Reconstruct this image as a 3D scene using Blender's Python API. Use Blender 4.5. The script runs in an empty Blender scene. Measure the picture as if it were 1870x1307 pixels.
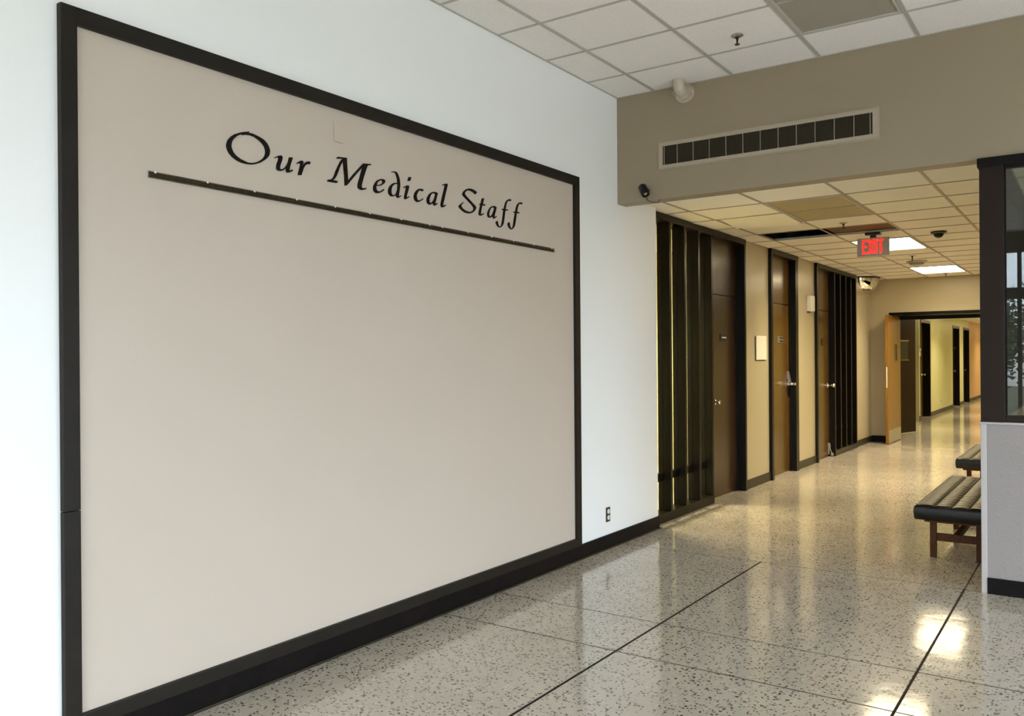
import bpy, bmesh, math, random
from mathutils import Vector, Matrix
random.seed(7)
C = bpy.context.scene.collection
S = bpy.context.scene

# ------------------------------------------------------------------ camera
cd = bpy.data.cameras.new('camera')
cam = bpy.data.objects.new('camera', cd)
C.objects.link(cam)
cd.sensor_width = 36.0
cd.lens = 36.0 * 1534.56 / 1870.0
cd.clip_end = 200
def cam_matrix(loc, yaw, pit, rol):
    f = Vector((math.sin(yaw) * math.cos(pit), math.cos(yaw) * math.cos(pit), math.sin(pit)))
    r = Vector((math.cos(yaw), -math.sin(yaw), 0.0))
    u = r.cross(f)
    r2 = r * math.cos(rol) + u * math.sin(rol)
    u2 = -r * math.sin(rol) + u * math.cos(rol)
    b = -f
    return Matrix(((r2.x, u2.x, b.x, loc[0]), (r2.y, u2.y, b.y, loc[1]), (r2.z, u2.z, b.z, loc[2]), (0, 0, 0, 1)))
cam.matrix_world = cam_matrix((3.172, 0.0, 1.5), -0.610559386, -0.000271596, -0.00741733)
S.camera = cam

# ------------------------------------------------------------------ view, world, daylight
S.view_settings.view_transform = 'Standard'
S.view_settings.look = 'None'
S.view_settings.exposure = 0.0
S.view_settings.gamma = 1.0
S.view_settings.use_curve_mapping = False
S.cycles.max_bounces = 14
S.cycles.diffuse_bounces = 8
S.cycles.transparent_max_bounces = 16

SKY = 12.6          # overcast sky radiance
LAMP = 53.0         # watts of each lit ceiling fixture
TROFFER = 13.0      # radiance of the lit ceiling panels
w = bpy.data.worlds.new('overcast'); S.world = w
w.use_nodes = True
nt = w.node_tree; nt.nodes.clear()
wo = nt.nodes.new('ShaderNodeOutputWorld'); bg = nt.nodes.new('ShaderNodeBackground')
tc = nt.nodes.new('ShaderNodeTexCoord'); sx = nt.nodes.new('ShaderNodeSeparateXYZ')
rp = nt.nodes.new('ShaderNodeValToRGB'); ns = nt.nodes.new('ShaderNodeTexNoise')
mx = nt.nodes.new('ShaderNodeMix'); mx.data_type = 'RGBA'; mx.blend_type = 'MULTIPLY'
ns.inputs['Scale'].default_value = 2.5; ns.inputs['Detail'].default_value = 4
cr = nt.nodes.new('ShaderNodeValToRGB')
cr.color_ramp.elements[0].position = 0.3; cr.color_ramp.elements[0].color = (.74, .76, .80, 1)
cr.color_ramp.elements[1].position = 0.7; cr.color_ramp.elements[1].color = (1, 1, 1, 1)
e = rp.color_ramp.elements
e[0].position = 0.47; e[0].color = (.30, .29, .26, 1)
e[1].position = 0.52; e[1].color = (.79, .895, 1.0, 1)
e2 = e.new(1.0); e2.color = (.77, .885, 1.0, 1)
mp = nt.nodes.new('ShaderNodeMath'); mp.operation = 'MULTIPLY_ADD'; mp.inputs[1].default_value = .5; mp.inputs[2].default_value = .5
nt.links.new(tc.outputs['Generated'], sx.inputs[0]); nt.links.new(sx.outputs['Z'], mp.inputs[0])
nt.links.new(mp.outputs[0], rp.inputs[0]); nt.links.new(tc.outputs['Generated'], ns.inputs['Vector'])
nt.links.new(ns.outputs['Fac'], cr.inputs[0])
mx.inputs['Factor'].default_value = 1.0
nt.links.new(rp.outputs[0], mx.inputs['A']); nt.links.new(cr.outputs[0], mx.inputs['B'])
nt.links.new(mx.outputs['Result'], bg.inputs['Color']); bg.inputs['Strength'].default_value = SKY
nt.links.new(bg.outputs[0], wo.inputs[0])

XR = 7.6      # lobby right side, a glazed wall
YB = -4.5     # lobby back, glazed storefront behind the photographer
ZL = 3.576    # lobby ceiling
ZC = 2.795    # corridor ceiling
YS = 6.03     # soffit face
def portal(name, loc, rot, sx_, sy_):
    l = bpy.data.lights.new(name, 'AREA'); l.shape = 'RECTANGLE'; l.size = sx_; l.size_y = sy_
    l.cycles.is_portal = True
    o = bpy.data.objects.new(name, l); C.objects.link(o); o.location = loc; o.rotation_euler = rot
portal('daylight_portal', ((XR + 1.5) / 2, YB + .1, 1.66), (math.radians(90), 0, 0), XR - 1.5, 3.15)
portal('daylight_portal', (XR - .1, (-1.5 + YS) / 2, 1.33), (math.radians(90), 0, math.radians(90)), YS + 1.5, 2.5)

# ------------------------------------------------------------------ materials
def mat(name, col, rough=.5, metal=0.0, spec=.5, coat=0.0, noise=None, bump=None, emit=None, bscale=1.0):
    """noise=(scale, amount, colour2): slow colour variation; bump=(scale, strength)."""
    m = bpy.data.materials.new(name); m.use_nodes = True
    t = m.node_tree; b = t.nodes['Principled BSDF']
    b.inputs['Base Color'].default_value = (*col, 1); b.inputs['Roughness'].default_value = rough
    b.inputs['Metallic'].default_value = metal; b.inputs['Specular IOR Level'].default_value = spec
    b.inputs['Coat Weight'].default_value = coat
    g = t.nodes.new('ShaderNodeNewGeometry')
    if noise:
        n = t.nodes.new('ShaderNodeTexNoise'); n.inputs['Scale'].default_value = noise[0]; n.inputs['Detail'].default_value = 5
        mp_ = t.nodes.new('ShaderNodeMapping'); mp_.inputs['Scale'].default_value = noise[3] if len(noise) > 3 else (1, 1, 1)
        t.links.new(g.outputs['Position'], mp_.inputs[0]); t.links.new(mp_.outputs[0], n.inputs['Vector'])
        r = t.nodes.new('ShaderNodeValToRGB')
        r.color_ramp.elements[0].position = .5 - noise[1]; r.color_ramp.elements[1].position = .5 + noise[1]
        r.color_ramp.elements[0].color = (*col, 1); r.color_ramp.elements[1].color = (*noise[2], 1)
        t.links.new(n.outputs['Fac'], r.inputs[0]); t.links.new(r.outputs[0], b.inputs['Base Color'])
    if bump:
        n2 = t.nodes.new('ShaderNodeTexNoise'); n2.inputs['Scale'].default_value = bump[0]; n2.inputs['Detail'].default_value = 3
        bp = t.nodes.new('ShaderNodeBump'); bp.inputs['Strength'].default_value = bump[1]; bp.inputs['Distance'].default_value = .01 * bscale
        t.links.new(g.outputs['Position'], n2.inputs['Vector']); t.links.new(n2.outputs['Fac'], bp.inputs['Height'])
        t.links.new(bp.outputs[0], b.inputs['Normal'])
    if emit:
        b.inputs['Emission Color'].default_value = (*emit[0], 1); b.inputs['Emission Strength'].default_value = emit[1]
    return m

M = {}
M['white_paint'] = mat('white_paint', (.89, .89, .875), .45, noise=(.8, .3, (.87, .87, .855)), bump=(60, .05))
M['beige_paint'] = mat('beige_paint', (.56, .475, .395), .42, spec=.4, noise=(1.1, .3, (.54, .458, .38)), bump=(70, .05))
M['taupe_paint'] = mat('taupe_paint', (.305, .240, .155), .5, noise=(1.3, .3, (.29, .228, .148)), bump=(70, .06))
M['corridor_paint'] = mat('corridor_paint', (.485, .42, .275), .30, spec=.4, noise=(2.2, .3, (.46, .40, .26)), bump=(9, .12))
M['dark_trim'] = mat('dark_trim_paint', (.006, .0045, .002), .28, spec=.12, noise=(6, .3, (.010, .008, .004)), bump=(90, .08))
M['board_trim'] = mat('board_trim_paint', (.012, .009, .006), .5, spec=.2, noise=(8, .3, (.018, .014, .010)), bump=(120, .1))
M['base_black'] = mat('baseboard_black', (.004, .003, .003), .5, spec=.12, noise=(9, .3, (.009, .006, .005)), bump=(50, .1))
M['base_brown'] = mat('baseboard_brown', (.026, .020, .010), .4, spec=.3, noise=(9, .3, (.032, .025, .013)))
M['ink'] = mat('lettering_brown_black', (.004, .0022, .0016), .5, spec=.2)
M['tile'] = mat('ceiling_tile_white', (.88, .83, .79), .9, noise=(3, .3, (.86, .81, .77)))
M['tile_far'] = mat('ceiling_tile_aged', (.90, .85, .73), .9, noise=(2, .3, (.86, .80, .67)))
M['tile_stain'] = mat('ceiling_tile_brown', (.16, .105, .05), .9, noise=(4, .2, (.11, .07, .035)))
M['grid'] = mat('ceiling_grid_metal', (.46, .43, .38), .5)
M['grid_far'] = mat('corridor_grid_metal', (.40, .34, .24), .5)
M['diffuser_off'] = mat('acrylic_diffuser_unlit', (.36, .33, .27), .4, noise=(2, .3, (.34, .31, .25)))
M['diffuser_yellow'] = mat('acrylic_diffuser_yellowed', (.42, .34, .18), .4, noise=(2, .3, (.40, .32, .17)))
M['troffer_lit'] = mat('acrylic_diffuser_lit', (.9, .85, .7), .4, emit=((1.0, .84, .55), TROFFER))
M['troffer_far'] = mat('acrylic_diffuser_far', (.9, .85, .7), .4, emit=((1.0, .84, .50), TROFFER * .75))
M['frame_metal'] = mat('troffer_frame', (.52, .49, .42), .4)
M['vent_paint'] = mat('vent_frame_paint', (.40, .335, .245), .4, spec=.3)
M['vent_mesh'] = mat('vent_filter_dark', (.040, .032, .018), .6, spec=.2)
M['pipe'] = mat('pipe_paint', (.52, .44, .34), .4, noise=(12, .3, (.48, .40, .31)))
M['black_plastic'] = mat('black_plastic', (.006, .005, .005), .35, spec=.35)
M['chrome'] = mat('chrome', (.85, .83, .78), .12, metal=1)
M['mirror'] = mat('dome_mirror_chrome', (.92, .90, .86), .02, metal=1)
M['bronze'] = mat('bronze_rail', (.10, .078, .045), .3, metal=.8, noise=(7, .25, (.05, .04, .026), (1, 6, 1)))
M['steel'] = mat('brushed_steel', (.52, .48, .40), .32, metal=.9, noise=(30, .3, (.45, .41, .34)))
M['white_plastic'] = mat('white_plastic', (.82, .79, .70), .4)
M['ivory'] = mat('ivory_board', (.86, .82, .70), .5)
M['sign_grey'] = mat('exit_sign_housing', (.48, .44, .40), .45)
M['exit_red'] = mat('exit_red_lit', (.8, .02, .02), .4, emit=((1.0, .010, .006), 3.6))
M['leather'] = mat('black_leather', (.008, .006, .004), .33, spec=.34, bump=(30, .15), noise=(20, .3, (.012, .009, .006)))
M['bench_wood'] = mat('walnut_wood', (.055, .018, .005), .4, spec=.15, noise=(12, .25, (.095, .036, .010), (6, 6, .6)))
M['stucco'] = mat('grey_stucco_paint', (.315, .275, .26), .45, spec=.3, noise=(3, .3, (.30, .265, .25)))
M['corner_trim'] = mat('corner_bead_paint', (.47, .43, .41), .4)
M['cap_dark'] = mat('brown_window_metal', (.016, .0085, .0045), .45, spec=.15, noise=(3, .3, (.020, .011, .006)))
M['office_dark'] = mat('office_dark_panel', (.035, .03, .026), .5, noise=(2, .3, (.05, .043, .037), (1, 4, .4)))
M['counter'] = mat('counter_laminate', (.62, .56, .44), .35)
M['yellow_wall'] = mat('yellow_wall_paint', (.62, .61, .33), .35, noise=(2, .3, (.58, .57, .30)))
M['orange_wall'] = mat('orange_wall_paint', (.58, .37, .17), .4)
M['plenum'] = mat('plenum_dark', (.03, .02, .012), .9)
M['sage'] = mat('sage_frame_paint', (.20, .20, .12), .4)
M['grass'] = mat('winter_grass', (.06, .08, .03), .9, noise=(1.5, .3, (.10, .09, .05)))
M['bark'] = mat('bark', (.05, .04, .03), .9, bump=(20, .5))
M['leaf'] = mat('evergreen_leaf', (.035, .07, .03), .6, noise=(6, .3, (.06, .10, .04)))
M['bounce_paving'] = mat('bounce_concrete', (.55, .53, .49), .8, noise=(5, .3, (.50, .48, .45)))  # kept pale to bounce daylight indoors

def wood_mat(name, c1, c2, rough=.24):
    m = bpy.data.materials.new(name); m.use_nodes = True; t = m.node_tree; b = t.nodes['Principled BSDF']
    g = t.nodes.new('ShaderNodeNewGeometry'); mp_ = t.nodes.new('ShaderNodeMapping'); mp_.inputs['Scale'].default_value = (14, 14, .9)
    n = t.nodes.new('ShaderNodeTexNoise'); n.inputs['Scale'].default_value = 1.6; n.inputs['Detail'].default_value = 8; n.inputs['Distortion'].default_value = .6
    r = t.nodes.new('ShaderNodeValToRGB'); r.color_ramp.elements[0].position = .3; r.color_ramp.elements[1].position = .72
    r.color_ramp.elements[0].color = (*c1, 1); r.color_ramp.elements[1].color = (*c2, 1)
    t.links.new(g.outputs['Position'], mp_.inputs[0]); t.links.new(mp_.outputs[0], n.inputs['Vector'])
    t.links.new(n.outputs['Fac'], r.inputs[0]); t.links.new(r.outputs[0], b.inputs['Base Color'])
    b.inputs['Roughness'].default_value = rough; b.inputs['Specular IOR Level'].default_value = .3; b.inputs['Coat Weight'].default_value = .08; b.inputs['Coat Roughness'].default_value = .12
    bp = t.nodes.new('ShaderNodeBump'); bp.inputs['Strength'].default_value = .12; bp.inputs['Distance'].default_value = .004
    t.links.new(n.outputs['Fac'], bp.inputs['Height']); t.links.new(bp.outputs[0], b.inputs['Normal'])
    return m
M['door_dark'] = wood_mat('varnished_door_dark', (.030, .013, .002), (.062, .030, .005))
M['door_brown'] = wood_mat('varnished_door_brown', (.070, .034, .003), (.125, .064, .008))
M['door_light'] = wood_mat('varnished_door_amber', (.20, .088, .010), (.30, .145, .022), .35)

def terrazzo():
    m = bpy.data.materials.new('polished_terrazzo'); m.use_nodes = True; t = m.node_tree; b = t.nodes['Principled BSDF']
    g = t.nodes.new('ShaderNodeNewGeometry'); L = t.links.new
    def vor(scale, rnd, lo, hi, size, warp=0.5):
        wn = t.nodes.new('ShaderNodeTexNoise'); wn.inputs['Scale'].default_value = scale * 1.3; wn.inputs['Detail'].default_value = 1
        L(g.outputs['Position'], wn.inputs['Vector'])
        sc = t.nodes.new('ShaderNodeVectorMath'); sc.operation = 'MULTIPLY_ADD'
        sc.inputs[1].default_value = (warp / scale,) * 3
        L(wn.outputs['Color'], sc.inputs[0]); L(g.outputs['Position'], sc.inputs[2])
        v = t.nodes.new('ShaderNodeTexVoronoi'); v.inputs['Scale'].default_value = scale; L(sc.outputs[0], v.inputs['Vector'])
        lt = t.nodes.new('ShaderNodeMath'); lt.operation = 'LESS_THAN'; L(v.outputs['Distance'], lt.inputs[0]); lt.inputs[1].default_value = size
        sp = t.nodes.new('ShaderNodeSeparateColor'); L(v.outputs['Color'], sp.inputs[0])
        l2 = t.nodes.new('ShaderNodeMath'); l2.operation = 'LESS_THAN'; L(sp.outputs[0], l2.inputs[0]); l2.inputs[1].default_value = rnd
        mu = t.nodes.new('ShaderNodeMath'); mu.operation = 'MULTIPLY'; L(lt.outputs[0], mu.inputs[0]); L(l2.outputs[0], mu.inputs[1])
        r = t.nodes.new('ShaderNodeMix'); r.data_type = 'RGBA'; L(sp.outputs[1], r.inputs['Factor'])
        r.inputs['A'].default_value = (*lo, 1); r.inputs['B'].default_value = (*hi, 1)
        return mu.outputs[0], r.outputs['Result']
    base = t.nodes.new('ShaderNodeTexNoise'); base.inputs['Scale'].default_value = 1.7; base.inputs['Detail'].default_value = 6; L(g.outputs['Position'], base.inputs['Vector'])
    br = t.nodes.new('ShaderNodeValToRGB'); L(base.outputs['Fac'], br.inputs[0])
    br.color_ramp.elements[0].position = .3; br.color_ramp.elements[0].color = (.46, .415, .345, 1)
    br.color_ramp.elements[1].position = .7; br.color_ramp.elements[1].color = (.55, .50, .42, 1)
    col = br.outputs[0]
    for args in ((50, .45, (.40, .35, .28), (.62, .57, .49), .40), (42, .42, (.040, .025, .013), (.16, .11, .065), .29, .9), (62, .34, (.04, .025, .013), (.20, .14, .085), .34, .9)):
        f, c = vor(*args)
        k = t.nodes.new('ShaderNodeMix'); k.data_type = 'RGBA'; L(f, k.inputs['Factor']); L(col, k.inputs['A']); L(c, k.inputs['B']); col = k.outputs['Result']
    L(col, b.inputs['Base Color'])
    b.inputs['Roughness'].default_value = .12; b.inputs['Specular IOR Level'].default_value = .66
    rn = t.nodes.new('ShaderNodeTexNoise'); rn.inputs['Scale'].default_value = 3; rn.inputs['Detail'].default_value = 3; L(g.outputs['Position'], rn.inputs['Vector'])
    rr = t.nodes.new('ShaderNodeMapRange'); rr.inputs['To Min'].default_value = .06; rr.inputs['To Max'].default_value = .14; L(rn.outputs['Fac'], rr.inputs['Value']); L(rr.outputs[0], b.inputs['Roughness'])
    wv = t.nodes.new('ShaderNodeTexNoise'); wv.inputs['Scale'].default_value = 5.5; wv.inputs['Detail'].default_value = 2; L(g.outputs['Position'], wv.inputs['Vector'])
    bp = t.nodes.new('ShaderNodeBump'); bp.inputs['Strength'].default_value = .10; bp.inputs['Distance'].default_value = .01; L(wv.outputs['Fac'], bp.inputs['Height']); L(bp.outputs[0], b.inputs['Normal'])
    return m
M['door_shade'] = mat('shaded_door_veneer', (.020, .009, .003), .5, spec=.08)  # shade of the backlit second leaf put into a darker colour
M['terrazzo'] = terrazzo()
M['crack'] = mat('crack_dirt', (.16, .13, .10), .8)
M['joint'] = mat('divider_strip', (.035, .028, .018), .5)

def stucco_bump(m):
    t = m.node_tree; b = t.nodes['Principled BSDF']; g = t.nodes.new('ShaderNodeNewGeometry')
    v = t.nodes.new('ShaderNodeTexNoise'); v.inputs['Scale'].default_value = 38; v.inputs['Detail'].default_value = 2.5; v.inputs['Distortion'].default_value = 1.2
    r = t.nodes.new('ShaderNodeValToRGB'); r.color_ramp.elements[0].position = .56; r.color_ramp.elements[1].position = .66
    bp = t.nodes.new('ShaderNodeBump'); bp.inputs['Strength'].default_value = .32; bp.inputs['Distance'].default_value = .005
    t.links.new(g.outputs['Position'], v.inputs['Vector']); t.links.new(v.outputs['Fac'], r.inputs[0]); t.links.new(r.outputs[0], bp.inputs['Height']); t.links.new(bp.outputs[0], b.inputs['Normal'])
stucco_bump(M['stucco'])

def pitted(m, scale, amt):
    """small dark pinholes of mineral-fibre ceiling tile"""
    t = m.node_tree; b = t.nodes['Principled BSDF']; src = b.inputs['Base Color'].links[0].from_socket
    g = t.nodes.new('ShaderNodeNewGeometry'); v = t.nodes.new('ShaderNodeTexVoronoi'); v.inputs['Scale'].default_value = scale
    t.links.new(g.outputs['Position'], v.inputs['Vector'])
    l = t.nodes.new('ShaderNodeMath'); l.operation = 'LESS_THAN'; l.inputs[1].default_value = .16; t.links.new(v.outputs['Distance'], l.inputs[0])
    q = t.nodes.new('ShaderNodeMath'); q.operation = 'MULTIPLY'; q.inputs[1].default_value = amt; t.links.new(l.outputs[0], q.inputs[0])
    k = t.nodes.new('ShaderNodeMix'); k.data_type = 'RGBA'; t.links.new(q.outputs[0], k.inputs['Factor']); t.links.new(src, k.inputs['A']); k.inputs['B'].default_value = (.25, .22, .18, 1)
    t.links.new(k.outputs['Result'], b.inputs['Base Color'])
pitted(M['tile'], 60, .45); pitted(M['tile_far'], 60, .35)

def glass(name, tint=(1, 1, 1), f0=.04):
    """thin pane: Schlick reflection over a clear, slightly tinted body"""
    m = bpy.data.materials.new(name); m.use_nodes = True; t = m.node_tree; t.nodes.clear()
    o = t.nodes.new('ShaderNodeOutputMaterial'); f = t.nodes.new('ShaderNodeLayerWeight'); f.inputs['Blend'].default_value = .5
    pw = t.nodes.new('ShaderNodeMath'); pw.operation = 'POWER'; pw.inputs[1].default_value = 5; t.links.new(f.outputs['Facing'], pw.inputs[0])
    ma = t.nodes.new('ShaderNodeMath'); ma.operation = 'MULTIPLY_ADD'; ma.inputs[1].default_value = 1 - f0; ma.inputs[2].default_value = f0; t.links.new(pw.outputs[0], ma.inputs[0])
    a = t.nodes.new('ShaderNodeBsdfTransparent'); a.inputs['Color'].default_value = (*tint, 1)
    g = t.nodes.new('ShaderNodeBsdfGlossy'); g.inputs['Roughness'].default_value = .0
    x = t.nodes.new('ShaderNodeMixShader'); t.links.new(ma.outputs[0], x.inputs[0]); t.links.new(a.outputs[0], x.inputs[1]); t.links.new(g.outputs[0], x.inputs[2]); t.links.new(x.outputs[0], o.inputs[0])
    return m
M['glass'] = glass('clear_glass', (.97, .98, .975), .03)
M['glass_office'] = glass('office_glass', (.86, .89, .87), .045)

# ------------------------------------------------------------------ helpers
ORG = {}
def box(bm, x0, x1, y0, y1, z0, z1, bev=0.0):
    g = bmesh.ops.create_cube(bm, size=1.0)
    vs = g['verts']
    for v in vs:
        v.co = Vector(((x0 + x1) / 2 + v.co.x * (x1 - x0), (y0 + y1) / 2 + v.co.y * (y1 - y0), (z0 + z1) / 2 + v.co.z * (z1 - z0)))
    if bev:
        es = list({e for v in vs for e in v.link_edges})
        bmesh.ops.bevel(bm, geom=es, offset=bev, segments=2, affect='EDGES', profile=.7)
    return bm
def B(*a, **k):
    return box(bmesh.new(), *a, **k)
def frame_of(d):
    d = Vector(d).normalized(); a = Vector((0, 0, 1)) if abs(d.z) < .9 else Vector((1, 0, 0))
    u = d.cross(a).normalized(); return u, d.cross(u).normalized(), d
def lathe(bm, org, axis, prof, seg=24):
    """prof: (radius, distance along axis)"""
    u, v, d = frame_of(axis); org = Vector(org); rings = []
    for r, h in prof:
        if r < 1e-6: rings.append([bm.verts.new(org + d * h)])
        else: rings.append([bm.verts.new(org + d * h + (u * math.cos(2 * math.pi * i / seg) + v * math.sin(2 * math.pi * i / seg)) * r) for i in range(seg)])
    for a, b in zip(rings, rings[1:]):
        for i in range(seg):
            j = (i + 1) % seg
            if len(a) == 1 and len(b) == 1: continue
            if len(a) == 1: bm.faces.new((a[0], b[j], b[i]))
            elif len(b) == 1: bm.faces.new((a[i], a[j], b[0]))
            else: bm.faces.new((a[i], a[j], b[j], b[i]))
    if len(rings[0]) > 1: bm.faces.new(list(reversed(rings[0])))
    if len(rings[-1]) > 1: bm.faces.new(rings[-1])
    return bm
def tube(bm, pts, r, seg=12, cap=True):
    pts = [Vector(p) for p in pts]; rings = []; rr = r if hasattr(r, '__len__') else [r] * len(pts)
    u = None
    for i, p in enumerate(pts):
        d = (pts[min(i + 1, len(pts) - 1)] - pts[max(i - 1, 0)]).normalized()
        if u is None: u = frame_of(d)[0]
        u = (u - d * u.dot(d)).normalized(); v = d.cross(u)
        rings.append([bm.verts.new(p + (u * math.cos(2 * math.pi * k / seg) + v * math.sin(2 * math.pi * k / seg)) * rr[i]) for k in range(seg)])
    for a, b in zip(rings, rings[1:]):
        for k in range(seg):
            j = (k + 1) % seg; bm.faces.new((a[k], a[j], b[j], b[k]))
    if cap: bm.faces.new(list(reversed(rings[0]))); bm.faces.new(rings[-1])
    return bm
def obj(name, bm, m, parent=None, smooth=False, label=None):
    bmesh.ops.recalc_face_normals(bm, faces=bm.faces)
    me = bpy.data.meshes.new(name)
    if parent is not None: org = ORG[parent.name]
    else:
        xs = [v.co for v in bm.verts]
        lo = Vector((min(c.x for c in xs), min(c.y for c in xs), min(c.z for c in xs))); hi = Vector((max(c.x for c in xs), max(c.y for c in xs), max(c.z for c in xs)))
        org = Vector(((lo.x + hi.x) / 2, (lo.y + hi.y) / 2, lo.z))
    bmesh.ops.translate(bm, vec=-org, verts=bm.verts)
    bm.to_mesh(me); bm.free()
    if smooth:
        for p in me.polygons: p.use_smooth = True
        try: me.set_sharp_from_angle(angle=math.radians(40))
        except Exception: pass
    me.materials.append(M[m])
    o = bpy.data.objects.new(name, me); C.objects.link(o)
    ORG[o.name] = org
    if parent is not None: o.parent = parent
    else: o.location = org
    if label: o['label'] = label
    return o
def thing(name, label, cat, loc, group=None):
    o = bpy.data.objects.new(name, None); C.objects.link(o); o.location = loc; o.empty_display_size = .1
    ORG[o.name] = Vector(loc); tag(o, label, cat, group); return o
def tag(o, label, cat, group=None):
    o['label'] = label; o['category'] = cat
    if group: o['group'] = group
    return o
def struct(name, bm, m, **k):
    o = obj(name, bm, m, **k); o['kind'] = 'structure'; return o
def struct_empty(name, loc, label=None):
    o = bpy.data.objects.new(name, None); C.objects.link(o); o.location = loc; o['kind'] = 'structure'
    ORG[o.name] = Vector(loc)
    if label: o['label'] = label
    return o
def piece(name, me, loc, parent, rot=None):
    """a piece sharing mesh data; loc in world"""
    o = bpy.data.objects.new(name, me); C.objects.link(o); o.parent = parent; o.location = Vector(loc) - ORG[parent.name]
    if rot: o.rotation_euler = rot
    return o
MESH = {}
def tile_mesh(kind, sx_, sy_, sz_, m, bev=.003):
    k = (kind, round(sx_, 4), round(sy_, 4), m)
    if k not in MESH:
        bm = B(-sx_ / 2, sx_ / 2, -sy_ / 2, sy_ / 2, 0, sz_); me = bpy.data.meshes.new(kind)
        if bev: bmesh.ops.bevel(bm, geom=list(bm.edges), offset=bev, segments=1, affect='EDGES')
        bmesh.ops.recalc_face_normals(bm, faces=bm.faces); bm.to_mesh(me); bm.free(); me.materials.append(M[m]); MESH[k] = me
    return MESH[k]

# ================================================================== FLOOR
XW = -0.097        # corridor wall plane (door side)
YE = 15.55         # corridor end wall
YF = 42.0          # end of far corridor
fl = struct('floor', B(-3.2, XR + .2, YB - .2, YF, -.20, -.008), 'joint')
def slab(x0, x1, y0, y1, g=.0035):
    obj('terrazzo_slab', B(x0 + g, x1 - g, y0 + g, y1 - g, -.02, 0), 'terrazzo', fl)
yj = [YB, -2.9, -1.6, -.6, .75, 2.1, 3.81, 4.346, 6.046]
xj = [0, 1.139, 2.454, 3.77, 5.08, 6.39, XR]
for a, b_ in zip(yj, yj[1:]):
    for c, d in zip(xj, xj[1:]): slab(c, d, a, b_)
slab(-.35, 2.454, 6.046, 16.3); slab(2.454, XR, 6.046, 16.3); slab(-.35, 2.6, 16.3, YF, .002)
slab(-3.1, -.35, 6.7, 9.4)
for a, b_ in ((3.81, XR), (4.346, XR), (6.046, 2.552)) + tuple((y, XR) for y in (-2.9, -1.6, -.6, .75, 2.1)):
    obj('divider_strip', B(0, b_, a - .0038, a + .0038, -.01, .0006), 'joint', fl)
obj('expansion_strip', B(2.450, 2.458, 6.05, 9.5, -.01, .0008), 'joint', fl)
for pl in [[(0.466, 5.336), (0.444, 5.007), (0.405, 4.708)], [(0.447, 4.541), (0.458, 4.405)], [(0.469, 4.237), (0.453, 4.148), (0.491, 3.987), (0.505, 3.878), (0.493, 3.757), (0.494, 3.628)]]:
    bm = bmesh.new(); rng = random.Random(3); P = []
    for (xa, ya), (xb, yb) in zip(pl, pl[1:]):
        for k in range(5): P.append((xa + (xb - xa) * k / 5 + rng.uniform(-.004, .004), ya + (yb - ya) * k / 5 + rng.uniform(-.004, .004)))
    P.append(pl[-1]); n = len(P); L = [bm.verts.new((x, y, .0004)) for x, y in P]; L2_ = [bm.verts.new((x + .0018, y + .0008, .0004)) for x, y in P]
    for k in range(n - 1): bm.faces.new((L[k], L[k + 1], L2_[k + 1], L2_[k]))
    obj('hairline_crack', bm, 'crack', fl)
for x in (1.139, 2.454):
    obj('expansion_strip', B(x - .006, x + .006, -2.9, 6.046, -.01, .0012), 'base_black', fl)

# ================================================================== LOBBY WALLS
wl = struct('wall_left', B(-.2, 0, YB, 6.74, 0, ZL + .3), 'white_paint')
struct('wall_front', B(-.2, XR + .2, YS, YS + .145, 2.727, ZL + .3), 'taupe_paint')
bs = struct('baseboard_left', B(0, .016, YB, 6.74, .012, .11, .003), 'base_black')
obj('shoe_strip', B(0, .024, YB, 6.74, 0, .012, .004), 'base_brown', bs)

# partition wall under the office window
wp = struct('wall_partition', B(2.556, XR, YS, YS + .145, 0, 1.062), 'stucco')
obj('corner_bead', B(2.553, 2.585, YS - .008, YS + .15, 0, 1.062, .004), 'corner_trim', wp)
obj('cap', B(2.545, XR, YS - .014, YS + .16, 1.062, 1.076, .004), 'corner_trim', wp)
struct('baseboard_front', B(2.586, XR, YS - .014, YS, 0, .10, .003), 'base_black')

# reception window in the partition
wr = struct_empty('window_3', (2.55, YS, 1.076))
obj('post', B(2.556, 2.688, YS - .02, YS + .15, 1.076, 2.70, .003), 'cap_dark', wr)
obj('head_trim', B(2.545, XR, YS - .03, YS + .15, 2.672, 2.728, .003), 'base_black', wr)
obj('sill_rail', B(2.688, XR, YS - .01, YS + .12, 1.076, 1.115, .003), 'cap_dark', wr)
obj('glazing_bead', B(2.688, 2.697, YS + .03, YS + .06, 1.115, 2.672), 'base_black', wr)
for k, x in enumerate((4.1, 5.5)):
    obj('mullion', B(x, x + .06, YS - .01, YS + .12, 1.115, 2.672, .003), 'cap_dark', wr)
for a, b_ in ((2.697, 4.1), (4.16, 5.5), (5.56, XR)):
    obj('pane', B(a, b_, YS + .04, YS + .046, 1.115, 2.672), 'glass_office', wr)

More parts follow.
